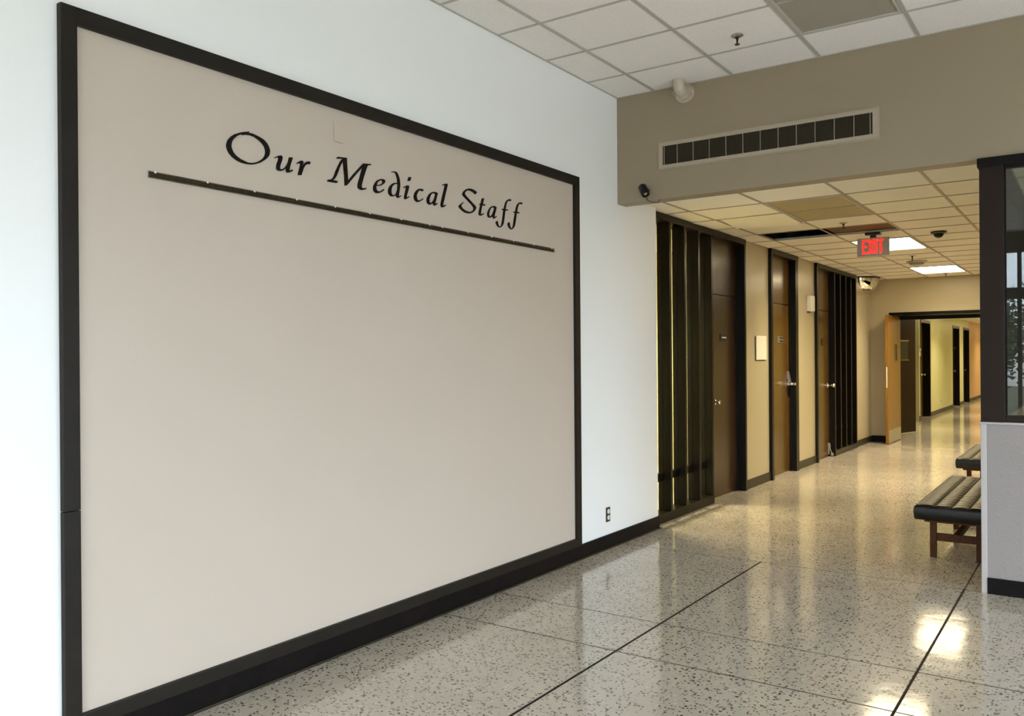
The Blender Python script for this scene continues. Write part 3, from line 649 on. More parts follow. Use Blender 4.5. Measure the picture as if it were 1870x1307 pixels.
LETTERS = [
    ('O', [[24470,25360,24440,25290,24490,25300,24560,25300,24650,25300,24740,25290,24840,25270,24940,25250,25040,25230,25140,25200,25230,25170,25320,25130,25400,25070,25470,25010,25530,24940,25570,24860,25610,24780,25620,24720,25620,24670,25610,24610,25600,24550,25570,24490,25530,24420,25470,24360,25400,24290,25310,24220,25220,24160,25120,24090,25020,24030,24920,23990,24830,23950,24750,23920,24670,23900,24600,23880,24520,23870,24420,23860,24310,23850,24200,23850,24090,23850,23970,23870,23860,23890,23760,23920,23670,23960,23580,24000,23500,24050,23430,24110,23360,24170,23320,24230,23280,24300,23260,24360,23240,24410,23240,24470,23240,24520,23260,24590,23280,24650,23310,24720,23360,24790,23420,24860,23480,24920,23550,24980,23620,25030,23700,25080,23800,25120,23890,25170,23990,25210,24060,25240,24140,25260,24210,25290,24310,25310,24400,25340], [24070,25110,24130,25120,24210,25150,24300,25170,24370,25180,24450,25190,24530,25190,24620,25180,24720,25170,24820,25140,24920,25100,25020,25050,25110,25000,25180,24950,25240,24900,25290,24840,25320,24780,25350,24720,25360,24660,25360,24590,25350,24520,25330,24460,25300,24390,25250,24320,25200,24260,25130,24210,25060,24160,24990,24110,24910,24070,24830,24030,24750,24000,24680,23980,24610,23960,24550,23950,24480,23940,24420,23940,24340,23940,24250,23960,24160,23980,24060,24000,23970,24020,23890,24060,23810,24090,23730,24140,23670,24190,23610,24240,23570,24300,23540,24360,23520,24410,23500,24470,23500,24520,23500,24570,23520,24640,23540,24710,23580,24780,23620,24840,23680,24900,23730,24950,23790,25000,23840,25040,23900,25070,23960,25100,24020,25130,24060,25150]]),
    ('u', [[25870,24440,25900,24460,25960,24490,26020,24530,26080,24560,26150,24590,26220,24610,26260,24620,26300,24610,26330,24600,26340,24580,26350,24550,26350,24500,26340,24450,26320,24390,26290,24320,26260,24250,26230,24170,26210,24110,26200,24060,26200,24030,26200,24000,26220,23980,26240,23970,26270,23970,26310,23980,26360,24000,26410,24030,26470,24070,26520,24120,26570,24180,26620,24250,26650,24320,26690,24390,26710,24470,26740,24560,26750,24620,26970,24660,26950,24600,26920,24510,26890,24430,26860,24360,26830,24280,26810,24210,26790,24150,26780,24100,26770,24060,26770,24030,26780,24010,26790,24000,26820,24010,26860,24030,26890,24040,26910,24060,26930,24070,26950,24070,26990,24040,26950,24010,26890,23970,26820,23930,26770,23910,26710,23890,26660,23880,26630,23880,26590,23890,26570,23910,26560,23930,26550,23960,26560,23990,26560,24030,26570,24070,26580,24100,26540,24060,26480,24000,26410,23950,26350,23920,26280,23890,26210,23880,26150,23870,26090,23870,26040,23890,26010,23910,25990,23950,25990,23990,25990,24040,26000,24100,26010,24170,26040,24230,26070,24300,26090,24360,26110,24400,26110,24440,26110,24460,26110,24480,26090,24490,26060,24490,26010,24470,25950,24440,25910,24420]]),
    ('r', [[27200,24430,27250,24460,27320,24510,27380,24550,27430,24580,27470,24600,27510,24610,27550,24610,27580,24600,27610,24580,27620,24550,27620,24510,27610,24460,27600,24410,27580,24360,27570,24330,27610,24380,27660,24450,27700,24520,27750,24560,27790,24590,27840,24620,27880,24640,27930,24650,27970,24660,28020,24650,28060,24640,28090,24630,28000,24510,27980,24510,27940,24520,27900,24520,27860,24500,27810,24470,27770,24440,27730,24400,27690,24350,27650,24290,27620,24230,27600,24160,27570,24100,27540,24020,27510,23950,27490,23900,27270,23870,27290,23920,27310,24000,27340,24080,27360,24170,27390,24250,27410,24320,27420,24370,27430,24400,27420,24430,27420,24450,27400,24460,27380,24460,27330,24440,27270,24420,27230,24400]]),
    ('M', [[29870,25250,30500,25310,30500,25210,30510,25060,30520,24880,30540,24640,30560,24360,30580,24170,30700,24290,30870,24470,31060,24660,31280,24870,31510,25090,31680,25240,32270,25320,32210,25240,32160,25240,32100,25230,32040,25210,32000,25180,31960,25130,31930,25060,31890,24990,31850,24900,31810,24800,31760,24680,31710,24570,31670,24450,31630,24340,31590,24230,31560,24140,31550,24070,31540,24020,31540,23990,31560,23960,31590,23950,31630,23940,31670,23950,31720,23960,31760,23970,31810,23980,31840,23980,31870,23990,31880,23940,31850,23930,31790,23900,31730,23880,31660,23860,31590,23840,31520,23830,31460,23830,31390,23840,31340,23860,31300,23880,31270,23920,31260,23970,31260,24020,31270,24090,31290,24170,31320,24250,31360,24350,31400,24450,31440,24570,31490,24700,31530,24820,31580,24930,31630,25020,31670,25090,31520,24940,31310,24740,31090,24520,30870,24300,30650,24060,30490,23900,30340,23860,30340,23970,30330,24120,30320,24320,30290,24580,30250,24880,30230,25090,30190,25040,30140,24960,30080,24870,30030,24770,29970,24650,29920,24530,29860,24420,29810,24310,29750,24220,29700,24150,29640,24090,29590,24050,29560,24030,29530,24020,29510,24010,29890,24010,29780,23900,29140,23880,29230,23980,29290,23990,29360,24010,29440,24040,29490,24080,29550,24140,29590,24220,29640,24300,29680,24400,29720,24500,29790,24610,29850,24730,29920,24840,29980,24940,30030,25020,30080,25090,30130,25140,30180,25180,30210,25210,29780,25140]]),
    ('e', [[33190,24140,33140,24110,33070,24060,32990,24020,32930,23990,32870,23970,32810,23950,32760,23960,32710,23980,32670,24010,32650,24050,32630,24090,32620,24140,32620,24170,32630,24200,32630,24220,32700,24230,32790,24250,32890,24270,32980,24300,33060,24340,33140,24390,33210,24440,33270,24490,33310,24540,33310,24580,33300,24620,33270,24650,33230,24660,33170,24670,33110,24670,33040,24660,32970,24650,32890,24620,32810,24580,32720,24540,32640,24480,32570,24410,32510,24330,32460,24260,32430,24200,32410,24130,32400,24080,32400,24020,32420,23970,32440,23920,32480,23890,32530,23860,32580,23840,32640,23840,32710,23850,32780,23860,32850,23880,32920,23910,32990,23950,33090,24000,33180,24060,33250,24100], [32660,24280,32680,24330,32710,24390,32750,24450,32800,24490,32870,24530,32930,24560,32980,24580,33030,24580,33070,24580,33100,24560,33110,24530,33110,24490,33090,24460,33060,24420,33010,24390,32950,24360,32880,24330,32820,24310,32760,24300,32700,24290]]),
    ('d', [[33810,25190,33870,25210,33950,25230,34030,25240,34100,25250,34160,25250,34220,25230,34260,25210,34310,25170,34350,25110,34390,25040,34430,24960,34460,24870,34480,24790,34490,24710,34500,24620,34500,24530,34480,24440,34470,24360,34450,24270,34430,24190,34410,24120,34400,24060,34390,24020,34380,23980,34380,23960,34390,23940,34410,23930,34450,23950,34500,23980,34540,24010,34600,23990,34550,23960,34490,23920,34430,23890,34380,23860,34350,23840,34310,23830,34270,23840,34230,23850,34200,23860,34190,23900,34190,23950,34190,23980,34150,23950,34080,23920,34010,23890,33940,23860,33860,23850,33790,23840,33720,23850,33660,23880,33610,23910,33570,23960,33550,24020,33540,24080,33550,24150,33580,24230,33610,24300,33660,24370,33730,24430,33800,24490,33870,24540,33940,24580,34020,24610,34120,24630,34220,24650,34280,24660,34280,24720,34270,24810,34250,24890,34220,24970,34190,25050,34160,25110,34130,25140,34110,25170,34070,25180,33990,25180,33890,25170,33820,25160], [34300,24600,34240,24590,34170,24580,34100,24560,34040,24530,33980,24490,33930,24450,33880,24400,33840,24340,33820,24280,33800,24220,33790,24150,33790,24100,33800,24040,33820,23990,33850,23950,33890,23930,33940,23930,34000,23940,34050,23960,34100,23990,34150,24040,34190,24100,34230,24170,34260,24250,34280,24310,34290,24370,34290,24430,34300,24500,34300,24560]]),
    ('i', [[35200,25130,35420,25170,35330,24940,35120,24900], [34760,24490,34810,24520,34890,24560,34960,24600,35030,24630,35100,24650,35150,24660,35190,24660,35210,24650,35230,24630,35230,24600,35230,24560,35210,24500,35180,24430,35150,24340,35110,24260,35080,24180,35050,24110,35030,24050,35030,24020,35030,23990,35050,23980,35100,24000,35160,24030,35210,24060,35280,24050,35240,24020,35180,23980,35110,23940,35050,23910,34980,23870,34920,23850,34880,23850,34850,23860,34830,23880,34820,23910,34820,23950,34830,24000,34850,24070,34870,24150,34900,24220,34920,24300,34950,24380,34970,24440,34970,24490,34970,24510,34950,24520,34900,24510,34840,24480,34790,24460]]),
    ('c', [[36490,24620,36360,24520,36310,24530,36250,24540,36200,24540,36150,24540,36110,24530,36070,24510,36020,24470,35980,24420,35940,24360,35900,24300,35880,24240,35860,24180,35870,24120,35880,24060,35900,24020,35940,23980,35980,23960,36030,23950,36080,23960,36130,23980,36190,24010,36260,24040,36350,24090,36400,24120,36440,24090,36380,24050,36280,23990,36190,23940,36110,23900,36040,23870,35960,23850,35890,23850,35820,23860,35760,23880,35710,23910,35670,23970,35640,24020,35630,24070,35630,24130,35640,24190,35670,24270,35720,24350,35780,24420,35850,24490,35930,24540,36000,24590,36070,24620,36140,24630,36200,24640,36250,24650,36310,24650,36360,24640,36410,24640,36460,24620]]),
    ('a', [[37720,24620,37700,24580,37680,24520,37650,24460,37620,24380,37590,24300,37570,24220,37540,24150,37510,24090,37500,24040,37500,24010,37510,23990,37530,23990,37570,24000,37630,24030,37660,24050,37720,24020,37680,24000,37630,23960,37580,23930,37520,23900,37460,23870,37410,23860,37370,23860,37330,23870,37310,23890,37300,23930,37290,23970,37290,24010,37250,23980,37200,23940,37140,23910,37090,23880,37030,23860,36970,23850,36920,23850,36860,23870,36810,23890,36770,23930,36740,23980,36730,24030,36730,24090,36740,24150,36760,24210,36800,24280,36860,24340,36910,24410,36980,24470,37040,24520,37120,24570,37190,24600,37270,24630,37350,24650,37420,24660,37490,24660,37550,24660,37620,24650,37680,24630], [37500,24530,37460,24540,37410,24560,37350,24560,37290,24560,37240,24540,37180,24510,37130,24460,37070,24390,37030,24320,37000,24250,36970,24190,36960,24130,36960,24080,36970,24020,36990,23980,37020,23960,37050,23960,37090,23970,37140,23990,37190,24020,37240,24070,37290,24120,37340,24190,37380,24260,37430,24350,37470,24460]]),
    ('l', [[38130,25180,38180,25200,38240,25230,38310,25260,38390,25280,38470,25310,38540,25320,38590,25320,38610,25310,38630,25290,38620,25240,38600,25170,38570,25090,38540,24990,38490,24870,38450,24760,38400,24630,38360,24500,38320,24380,38280,24270,38240,24180,38210,24100,38200,24040,38200,24000,38220,23980,38290,23990,38380,24030,38440,24060,38470,24030,38430,24000,38380,23970,38320,23930,38260,23900,38200,23880,38140,23860,38090,23860,38050,23860,38020,23880,38000,23910,37980,23940,37980,24000,37990,24070,38010,24150,38040,24250,38080,24370,38120,24500,38170,24620,38210,24740,38260,24850,38290,24950,38320,25040,38350,25110,38360,25170,38370,25190,38360,25200,38330,25190,38280,25180,38210,25160,38160,25150]]),
    ('S', [[41500,25280,41310,25110,41230,25140,41130,25190,41010,25220,40900,25240,40790,25260,40680,25250,40590,25240,40500,25220,40430,25180,40360,25140,40300,25080,40260,25030,40260,24990,40290,24960,40340,24920,40430,24860,40550,24800,40670,24730,40810,24660,40960,24580,41090,24510,41190,24460,41260,24430,41320,24390,41360,24350,41380,24310,41380,24270,41350,24220,41310,24170,41250,24110,41170,24050,41070,23980,40960,23930,40850,23890,40740,23860,40620,23840,40500,23840,40370,23840,40250,23850,40130,23880,40020,23920,39920,23960,39840,24000,39770,24030,39720,24060,39690,24090,39670,24120,39680,24150,39700,24190,39740,24230,39810,24270,39910,24340,40030,24410,40110,24460,40150,24440,40100,24400,40030,24350,39970,24300,39930,24260,39910,24230,39910,24200,39930,24170,39970,24130,40030,24090,40110,24050,40220,24010,40330,23980,40440,23960,40560,23950,40660,23950,40760,23960,40840,23980,40920,24000,40990,24040,41060,24070,41110,24110,41130,24150,41140,24190,41130,24230,41110,24280,41070,24320,41000,24370,40900,24440,40760,24510,40630,24570,40500,24640,40370,24700,40260,24750,40170,24790,40110,24830,40060,24870,40030,24900,40030,24930,40040,24970,40070,25020,40120,25090,40180,25140,40260,25200,40340,25250,40430,25300,40530,25330,40620,25360,40720,25380,40820,25390,40920,25400,41020,25390,41120,25380,41220,25360,41310,25340,41390,25310,41460,25290]]),
    ('t', [[41990,24970,42220,25010,42080,24630,42380,24640,42270,24550,42030,24550,42010,24480,41970,24390,41940,24300,41910,24210,41890,24120,41870,24050,41870,24000,41880,23970,41920,23970,41990,23990,42090,24040,42160,24070,42210,24040,42160,24010,42090,23970,42020,23930,41960,23900,41890,23880,41830,23870,41770,23870,41720,23880,41690,23900,41670,23930,41660,23970,41660,24020,41670,24080,41700,24160,41730,24240,41760,24350,41810,24460,41840,24540,41680,24550,41820,24620,41870,24630]]),
    ('a', [[43540,24630,43510,24550,43470,24450,43430,24340,43380,24240,43340,24140,43310,24060,43300,24020,43310,23990,43330,23990,43390,24010,43460,24040,43520,24070,43540,24030,43500,24000,43440,23960,43380,23930,43330,23900,43280,23880,43240,23870,43210,23870,43170,23890,43150,23910,43140,23940,43140,23980,43140,24010,43100,23990,43040,23950,42970,23920,42910,23900,42850,23870,42790,23860,42730,23870,42670,23880,42620,23900,42580,23940,42560,23990,42550,24050,42560,24120,42580,24190,42620,24260,42680,24340,42750,24430,42820,24500,42910,24560,43000,24610,43090,24640,43190,24670,43280,24680,43360,24680,43440,24670,43500,24640], [43300,24550,43250,24560,43180,24570,43120,24570,43050,24550,42990,24520,42930,24480,42880,24420,42840,24350,42800,24280,42770,24220,42750,24150,42740,24090,42750,24040,42770,24000,42790,23970,42830,23960,42880,23970,42930,24000,42980,24040,43040,24090,43090,24150,43140,24220,43180,24300,43230,24370,43260,24440,43280,24510]]),
    ('f', [[45210,25360,45070,25240,45020,25250,44960,25260,44900,25260,44840,25240,44790,25200,44730,25150,44690,25090,44660,25020,44620,24950,44590,24850,44560,24740,44540,24660,44840,24670,44750,24580,44510,24580,44500,24490,44470,24370,44440,24240,44410,24100,44380,23950,44340,23820,44310,23720,44270,23650,44220,23590,44160,23520,44080,23470,44010,23420,43950,23390,43890,23380,43830,23370,43760,23390,43690,23410,43620,23440,43570,23480,43520,23530,43490,23570,43460,23620,43450,23660,43470,23690,43520,23730,43590,23760,43650,23790,43650,23760,43660,23720,43670,23680,43690,23620,43720,23550,43760,23500,43800,23470,43850,23450,43900,23440,43940,23450,43980,23470,44010,23510,44050,23560,44080,23620,44110,23710,44140,23810,44170,23930,44210,24070,44240,24240,44280,24430,44300,24560,44120,24560,44170,24630,44350,24650,44380,24720,44410,24820,44450,24920,44490,25010,44540,25090,44590,25160,44660,25220,44730,25270,44810,25310,44890,25350,44970,25370,45040,25380,45110,25380,45170,25370]]),
    ('f', [[46500,25330,46410,25230,46360,25240,46280,25260,46210,25260,46140,25230,46080,25180,46030,25120,45990,25070,45960,25010,45930,24940,45900,24850,45870,24740,45850,24670,46150,24660,46070,24580,45800,24580,45790,24480,45760,24350,45730,24220,45700,24090,45660,23960,45630,23840,45590,23750,45550,23680,45500,23610,45440,23540,45370,23490,45310,23450,45240,23430,45180,23410,45110,23420,45040,23440,44970,23470,44900,23510,44850,23550,44810,23610,44790,23660,44770,23700,44770,23740,44790,23780,44850,23810,44930,23840,44990,23870,44990,23830,44990,23790,45000,23740,45020,23680,45040,23610,45070,23550,45100,23520,45150,23500,45190,23490,45230,23500,45270,23520,45310,23560,45340,23610,45370,23680,45400,23760,45420,23860,45450,23970,45480,24100,45530,24260,45580,24440,45610,24560,45420,24570,45470,24630,45660,24650,45680,24720,45700,24820,45740,24910,45770,24990,45810,25060,45860,25120,45930,25190,46000,25250,46080,25300,46170,25330,46270,25350,46360,25360,46420,25360,46470,25340]]),
]

# ================================================================== DISPLAY BOARD ON THE LEFT WALL
Y0, Y1, Z0_, Z1_ = 1.595, 5.378, .112, 2.830
t = thing('display_board', 'large blank beige wall board with a dark painted frame', 'board', (0, (Y0 + Y1) / 2, Z0_))
obj('backing_panel', B(0, .010, Y0 + .03, Y1 - .03, Z0_ + .02, Z1_ - .03), 'beige_paint', t)
F = .030
obj('frame_stile', B(0, F, Y0, Y0 + .062, .94, Z1_, .003), 'board_trim', t)
obj('frame_stile', B(0, F, Y0, Y0 + .062, Z0_, .938, .003), 'board_trim', t)
obj('frame_stile', B(0, F, Y1 - .068, Y1, Z0_, Z1_, .003), 'board_trim', t)
obj('frame_rail', B(0, F, Y0 + .062, Y1 - .068, Z1_ - .066, Z1_, .003), 'board_trim', t)
obj('frame_rail', B(0, F, Y0 + .062, Y1 - .068, Z0_, .170, .003), 'board_trim', t)

t = thing('wall_lettering', 'dark calligraphic lettering reading Our Medical Staff on the beige board', 'lettering', (.01, 3.5, 2.385))
def letter(loops):
    cu = bpy.data.curves.new('letter', 'CURVE'); cu.dimensions = '2D'; cu.fill_mode = 'BOTH'; cu.extrude = .0025
    for lp in loops:
        pts = [(lp[i] / 1e4, lp[i + 1] / 1e4) for i in range(0, len(lp), 2)]
        s = cu.splines.new('POLY'); s.points.add(len(pts) - 1); s.use_cyclic_u = True
        for p, (a, b_) in zip(s.points, pts): p.co = (a - 3.5, b_ - 2.385, 0, 1)
    o = bpy.data.objects.new('tmp', cu); C.objects.link(o)
    dg = bpy.context.evaluated_depsgraph_get(); me = bpy.data.meshes.new_from_object(o.evaluated_get(dg))
    bpy.data.objects.remove(o); bpy.data.curves.remove(cu)
    # (u,v,w) -> (x=w, y=u, z=v)
    for v in me.vertices: v.co = Vector((v.co.z + .0025, v.co.x, v.co.y))
    me.materials.clear(); me.materials.append(M['ink']); me.name = 'letter'
    return me
for ch, loops in LETTERS:
    o = bpy.data.objects.new('letter', letter(loops)); C.objects.link(o); o.parent = t

t = thing('display_rail', 'long thin bronze hanging rail under the lettering, with small screws', 'rail', (.01, 3.494, 2.244))
bm = bmesh.new()
prof = [(.0102, 2.243), (.022, 2.243), (.024, 2.247), (.019, 2.252), (.018, 2.257), (.022, 2.262), (.021, 2.266), (.014, 2.270), (.010, 2.270)]
for y in (1.952, 5.036): pass
r0 = [bm.verts.new((x, 1.952, z)) for x, z in prof]; r1 = [bm.verts.new((x, 5.036, z)) for x, z in prof]
for i in range(len(prof)):
    j = (i + 1) % len(prof); bm.faces.new((r0[i], r0[j], r1[j], r1[i]))
bm.faces.new(r0); bm.faces.new(r1)
obj('track', bm, 'bronze', t)
for y in (1.977, 2.222, 2.468, 2.714, 2.961, 3.205, 3.448, 3.690, 3.803, 4.046, 4.289, 4.532, 4.775, 5.000):
    obj('screw', lathe(bmesh.new(), (.015, y, 2.265), (1, 0, .3), [(0, 0), (.0055, 0), (.0055, .006), (.003, .009), (0, .009)], 8), 'white_plastic', t)
t = thing('blank_cover_plate', 'small painted-over blank cover plate above the lettering', 'cover plate', (.01, 2.993, 2.599))
obj('plate', B(.0105, .020, 2.962, 3.023, 2.599, 2.699, .002), 'beige_paint', t)
for z in (2.620, 2.678): obj('screw', lathe(bmesh.new(), (.0165, 2.993, z), (1, 0, 0), [(0, 0), (.003, 0), (.002, .001), (0, .001)], 8), 'beige_paint', t)

t = thing('wall_outlet', 'dark metal double wall outlet low on the white wall beside the board', 'outlet', (0, 5.825, .21))
obj('cover_plate', B(0, .006, 5.795, 5.858, .21, .323, .002), 'bronze', t)
for z in (.242, .290):
    rc = obj('receptacle', lathe(bmesh.new(), (.006, 5.828, z), (1, 0, 0), [(0, 0), (.0185, 0), (.0185, .003), (.017, .004), (0, .004)], 20), 'white_plastic', t)
    bm = bmesh.new(); box(bm, .0098, .0106, 5.8205, 5.8225, z - .001, z + .008); box(bm, .0098, .0106, 5.8335, 5.8355, z - .001, z + .008); box(bm, .0098, .0106, 5.8265, 5.8295, z - .011, z - .006)
    obj('slot', bm, 'black_plastic', rc)

# ================================================================== THINGS ON THE SOFFIT
t = thing('air_vent', 'long wall vent with a pale frame and dark filter cells on the taupe soffit', 'vent', (1.165, YS, 2.957))
bm = bmesh.new(); y0, y1 = YS - .016, YS
box(bm, .370, .402, y0, y1, 2.957, 3.156, .003); box(bm, 1.930, 1.963, y0, y1, 2.957, 3.156, .003)
box(bm, .402, 1.930, y0, y1, 2.957, 2.985, .003); box(bm, .402, 1.930, y0, y1, 3.130, 3.156, .003)
box(bm, .362, 1.971, YS - .005, YS, 2.949, 3.164)
obj('frame', bm, 'vent_paint', t)
# filter: real zig-zag metal mesh, one part
bm = bmesh.new(); n = 150
for i in range(n):
    x = .402 + 1.528 * i / n; box(bm, x, x + .0035, YS - .010, YS - .0055, 2.985, 3.130)
for i in range(16):
    z = 2.985 + .145 * i / 16; box(bm, .402, 1.930, YS - .009, YS - .0055, z, z + .0025)
f = obj('filter_mesh', bm, 'vent_mesh', t); f['kind'] = 'stuff'
obj('duct_back', B(.402, 1.930, YS - .0055, YS - .0050, 2.985, 3.130), 'plenum', t)
for x in [.414] + [.522 + .1289 * k for k in range(11)] + [1.914]:
    obj('divider', B(x - .002, x + .002, YS - .0125, YS - .008, 2.985, 3.130), 'vent_paint', t)

t = thing('security_camera', 'small black cylindrical camera with a dangling wire on the soffit corner', 'camera', (.272, YS, 2.77))
obj('mount', lathe(bmesh.new(), (.262, YS, 2.80), (0, -1, 0), [(0, 0), (.022, 0), (.022, .006), (.008, .01), (.008, .03), (0, .03)], 16), 'black_plastic', t, True)
ax = Vector((.46, -.30, -.72)).normalized(); p = Vector((.238, YS - .045, 2.838))
b_ = obj('body', lathe(bmesh.new(), p, ax, [(0, 0), (.026, .002), (.033, .012), (.034, .088), (.031, .098), (.025, .098), (.022, .088), (0, .088)], 24), 'black_plastic', t, True)
obj('lens', lathe(bmesh.new(), p + ax * .088, ax, [(0, 0), (.013, 0), (.012, .004), (0, .006)], 16), 'steel', t, True)
obj('wire', tube(bmesh.new(), [(.262, YS - .035, 2.775), (.268, YS - .030, 2.745), (.280, YS - .024, 2.722), (.320, YS - .02, 2.706), (.352, YS - .012, 2.700), (.362, YS + .004, 2.712), (.364, YS + .006, 2.727)], .0026, 6), 'black_plastic', t, True)

t = thing('drain_pipe', 'cream painted pipe elbow coming from the ceiling tile into the soffit', 'pipe', (.585, YS - .14, 3.43))
cx, zc_ = .585, 3.472; R_ = .06; YP = YS - .125; pts = [(cx, YP, ZL + .03), (cx, YP, ZL - .004)]
for i in range(0, 9):
    a = math.radians(90 * i / 8); pts.append((cx, YP + R_ * (1 - math.cos(a)), ZL - .008 - R_ * math.sin(a)))
pts.append((cx, YS, ZL - .068))
obj('elbow', tube(bmesh.new(), pts, .045, 20), 'pipe', t, True)
bm = lathe(bmesh.new(), (cx, YS - .055, ZL - .068), (0, 1, 0), [(.045, 0), (.060, .0), (.060, .020), (.052, .023), (.052, .030), (.072, .033), (.074, .040), (.074, .055), (0, .055)], 28)
obj('coupling', bm, 'pipe', t, True)
for sx_ in (-1, 1):
    bm = bmesh.new()
    box(bm, cx + sx_ * .060 - .014, cx + sx_ * .060 + .014, YS - .052, YS - .034, ZL - .085, ZL - .050, .003)
    ce = obj('clamp_ear', bm, 'pipe', t)
    obj('bolt', lathe(bmesh.new(), (cx + sx_ * .066, YS - .068, ZL - .068), (0, 1, 0), [(0, 0), (.008, 0), (.008, .05), (0, .05)], 8), 'pipe', ce)

# ================================================================== CEILING FITTINGS
def sprinkler(x, y, z, label, drop=.05):
    t = thing('sprinkler', label, 'sprinkler', (x, y, z), 'ceiling sprinklers')
    obj('escutcheon', lathe(bmesh.new(), (x, y, z), (0, 0, -1), [(0, 0), (.040, 0), (.036, .004), (.016, .008), (0, .008)], 20), 'steel', t, True)
    obj('stem', lathe(bmesh.new(), (x, y, z - .006), (0, 0, -1), [(0, 0), (.012, 0), (.012, .012), (.007, .016), (.005, drop), (0, drop)], 12), 'bronze', t, True)
    obj('deflector', lathe(bmesh.new(), (x, y, z - drop - .004), (0, 0, -1), [(0, 0), (.017, 0), (.017, .003), (0, .004)], 14), 'bronze', t)
sprinkler(1.257, 5.31, ZL - .001, 'sprinkler head in the high lobby ceiling near the pipe elbow')
sprinkler(1.124, 8.60, ZC - .001, 'sprinkler head in the corridor beside the brown stained tile', .06)
sprinkler(1.170, 12.0, ZC - .001, 'sprinkler head between the two lit corridor lights', .06)
sprinkler(1.167, 14.94, ZC - .001, 'sprinkler head closest to the corridor end wall', .05)
t = thing('dome_camera', 'dark half-dome camera on the corridor ceiling right of the exit sign', 'camera', (1.785, 9.85, ZC))
obj('base_ring', lathe(bmesh.new(), (1.785, 9.85, ZC - .001), (0, 0, -1), [(0, 0), (.078, 0), (.078, .012), (.070, .018), (0, .018)], 28), 'bronze', t, True)
obj('dome', lathe(bmesh.new(), (1.785, 9.85, ZC - .017), (0, 0, -1), [(.052, 0)] + [(.052 * math.cos(math.radians(a)), .048 * math.sin(math.radians(a))) for a in (20, 40, 60, 80)] + [(0, .048)], 24), 'black_plastic', t, True)
t = thing('smoke_detector', 'round flat beige smoke detector on the corridor ceiling before the far light', 'smoke detector', (1.098, 12.77, ZC))
obj('base_ring', lathe(bmesh.new(), (1.098, 12.77, ZC - .001), (0, 0, -1), [(0, 0), (.13, 0), (.13, .012), (.12, .018), (0, .018)], 28), 'steel', t, True)
obj('cover', lathe(bmesh.new(), (1.098, 12.77, ZC - .018), (0, 0, -1), [(.10, 0), (.09, .03), (.04, .042), (0, .042)], 24), 'diffuser_off', t, True)

# exit sign
ye, xc = 9.45, 1.215
t = thing('exit_sign', 'grey ceiling-hung exit sign with glowing red EXIT letters', 'sign', (xc, ye, 2.54))
obj('housing', B(xc - .157, xc + .157, ye, ye + .045, 2.548, 2.738, .006), 'sign_grey', t)
obj('canopy', B(xc - .075, xc + .075, ye - .02, ye + .065, 2.768, ZC, .004), 'bronze', t)
obj('stem', B(xc - .03, xc + .03, ye + .012, ye + .034, 2.736, 2.77), 'bronze', t)
z0, z1 = 2.572, 2.718; st = .0155; yy = (ye - .004, ye + .001)
def ltr(parts, name='letter'):
    bm = bmesh.new()
    for p in parts:
        if len(p) == 4: box(bm, p[0], p[1], yy[0], yy[1], p[2], p[3])
        else:
            a = [bm.verts.new((x, yy[0], z)) for x, z in p[0]]; c = [bm.verts.new((x, yy[1], z)) for x, z in p[0]]; n = len(a)
            bm.faces.new(a); bm.faces.new(list(reversed(c)))
            for i in range(n): bm.faces.new((a[i], c[i], c[(i + 1) % n], a[(i + 1) % n]))
    obj(name, bm, 'exit_red', t)
x = xc - .104
ltr([(x, x + st, z0, z1), (x + st, x + .052, z1 - st, z1), (x + st, x + .046, (z0 + z1) / 2 - st / 2, (z0 + z1) / 2 + st / 2), (x + st, x + .052, z0, z0 + st)])
x = xc - .046; W = .062
ltr([([(x, z1), (x + .02, z1), (x + W, z0), (x + W - .02, z0)],), ([(x + W - .02, z1), (x + W, z1), (x + .02, z0), (x, z0)],)])
x = xc + .024
ltr([(x, x + .019, z0, z1)])
x = xc + .052
ltr([(x + .018, x + .036, z0, z1 - st), (x, x + .054, z1 - st, z1)])

# half dome mirror in the corridor corner
t = thing('dome_mirror', 'chrome half-dome safety mirror high on the corridor wall before the corner', 'mirror', (XW, 15.0, 2.62))
bm = bmesh.new(); NU, NV = 28, 12; cy_, rx, ry, rz_ = 14.92, .26, .30, .245
g = []
for j in range(NV + 1):
    b = math.pi / 2 * j / NV; row = []
    for i in range(NU + 1):
        a = -math.pi / 2 + math.pi * i / NU
        row.append(bm.verts.new((XW + .002 + rx * math.cos(a) * math.cos(b), cy_ + ry * math.sin(a) * math.cos(b), ZC - .02 - rz_ * math.sin(b))))
    g.append(row)
for j in range(NV):
    for i in range(NU): bm.faces.new((g[j][i], g[j][i + 1], g[j + 1][i + 1], g[j + 1][i]))
bmesh.ops.remove_doubles(bm, verts=bm.verts, dist=1e-5)
obj('mirror_dome', bm, 'mirror', t, True)
bm = bmesh.new(); top = []; bot = []
for i in range(NU + 1):
    a = -math.pi / 2 + math.pi * i / NU; co = (XW + .002 + (rx + .025) * math.cos(a), cy_ + (ry + .025) * math.sin(a))
    top.append(bm.verts.new((*co, ZC - .003))); bot.append(bm.verts.new((*co, ZC - .02)))
bm.faces.new(top); bm.faces.new(list(reversed(bot)))
for i in range(NU + 1): bm.faces.new((top[i], top[(i + 1) % (NU + 1)], bot[(i + 1) % (NU + 1)], bot[i]))
obj('rim', bm, 'black_plastic', t)

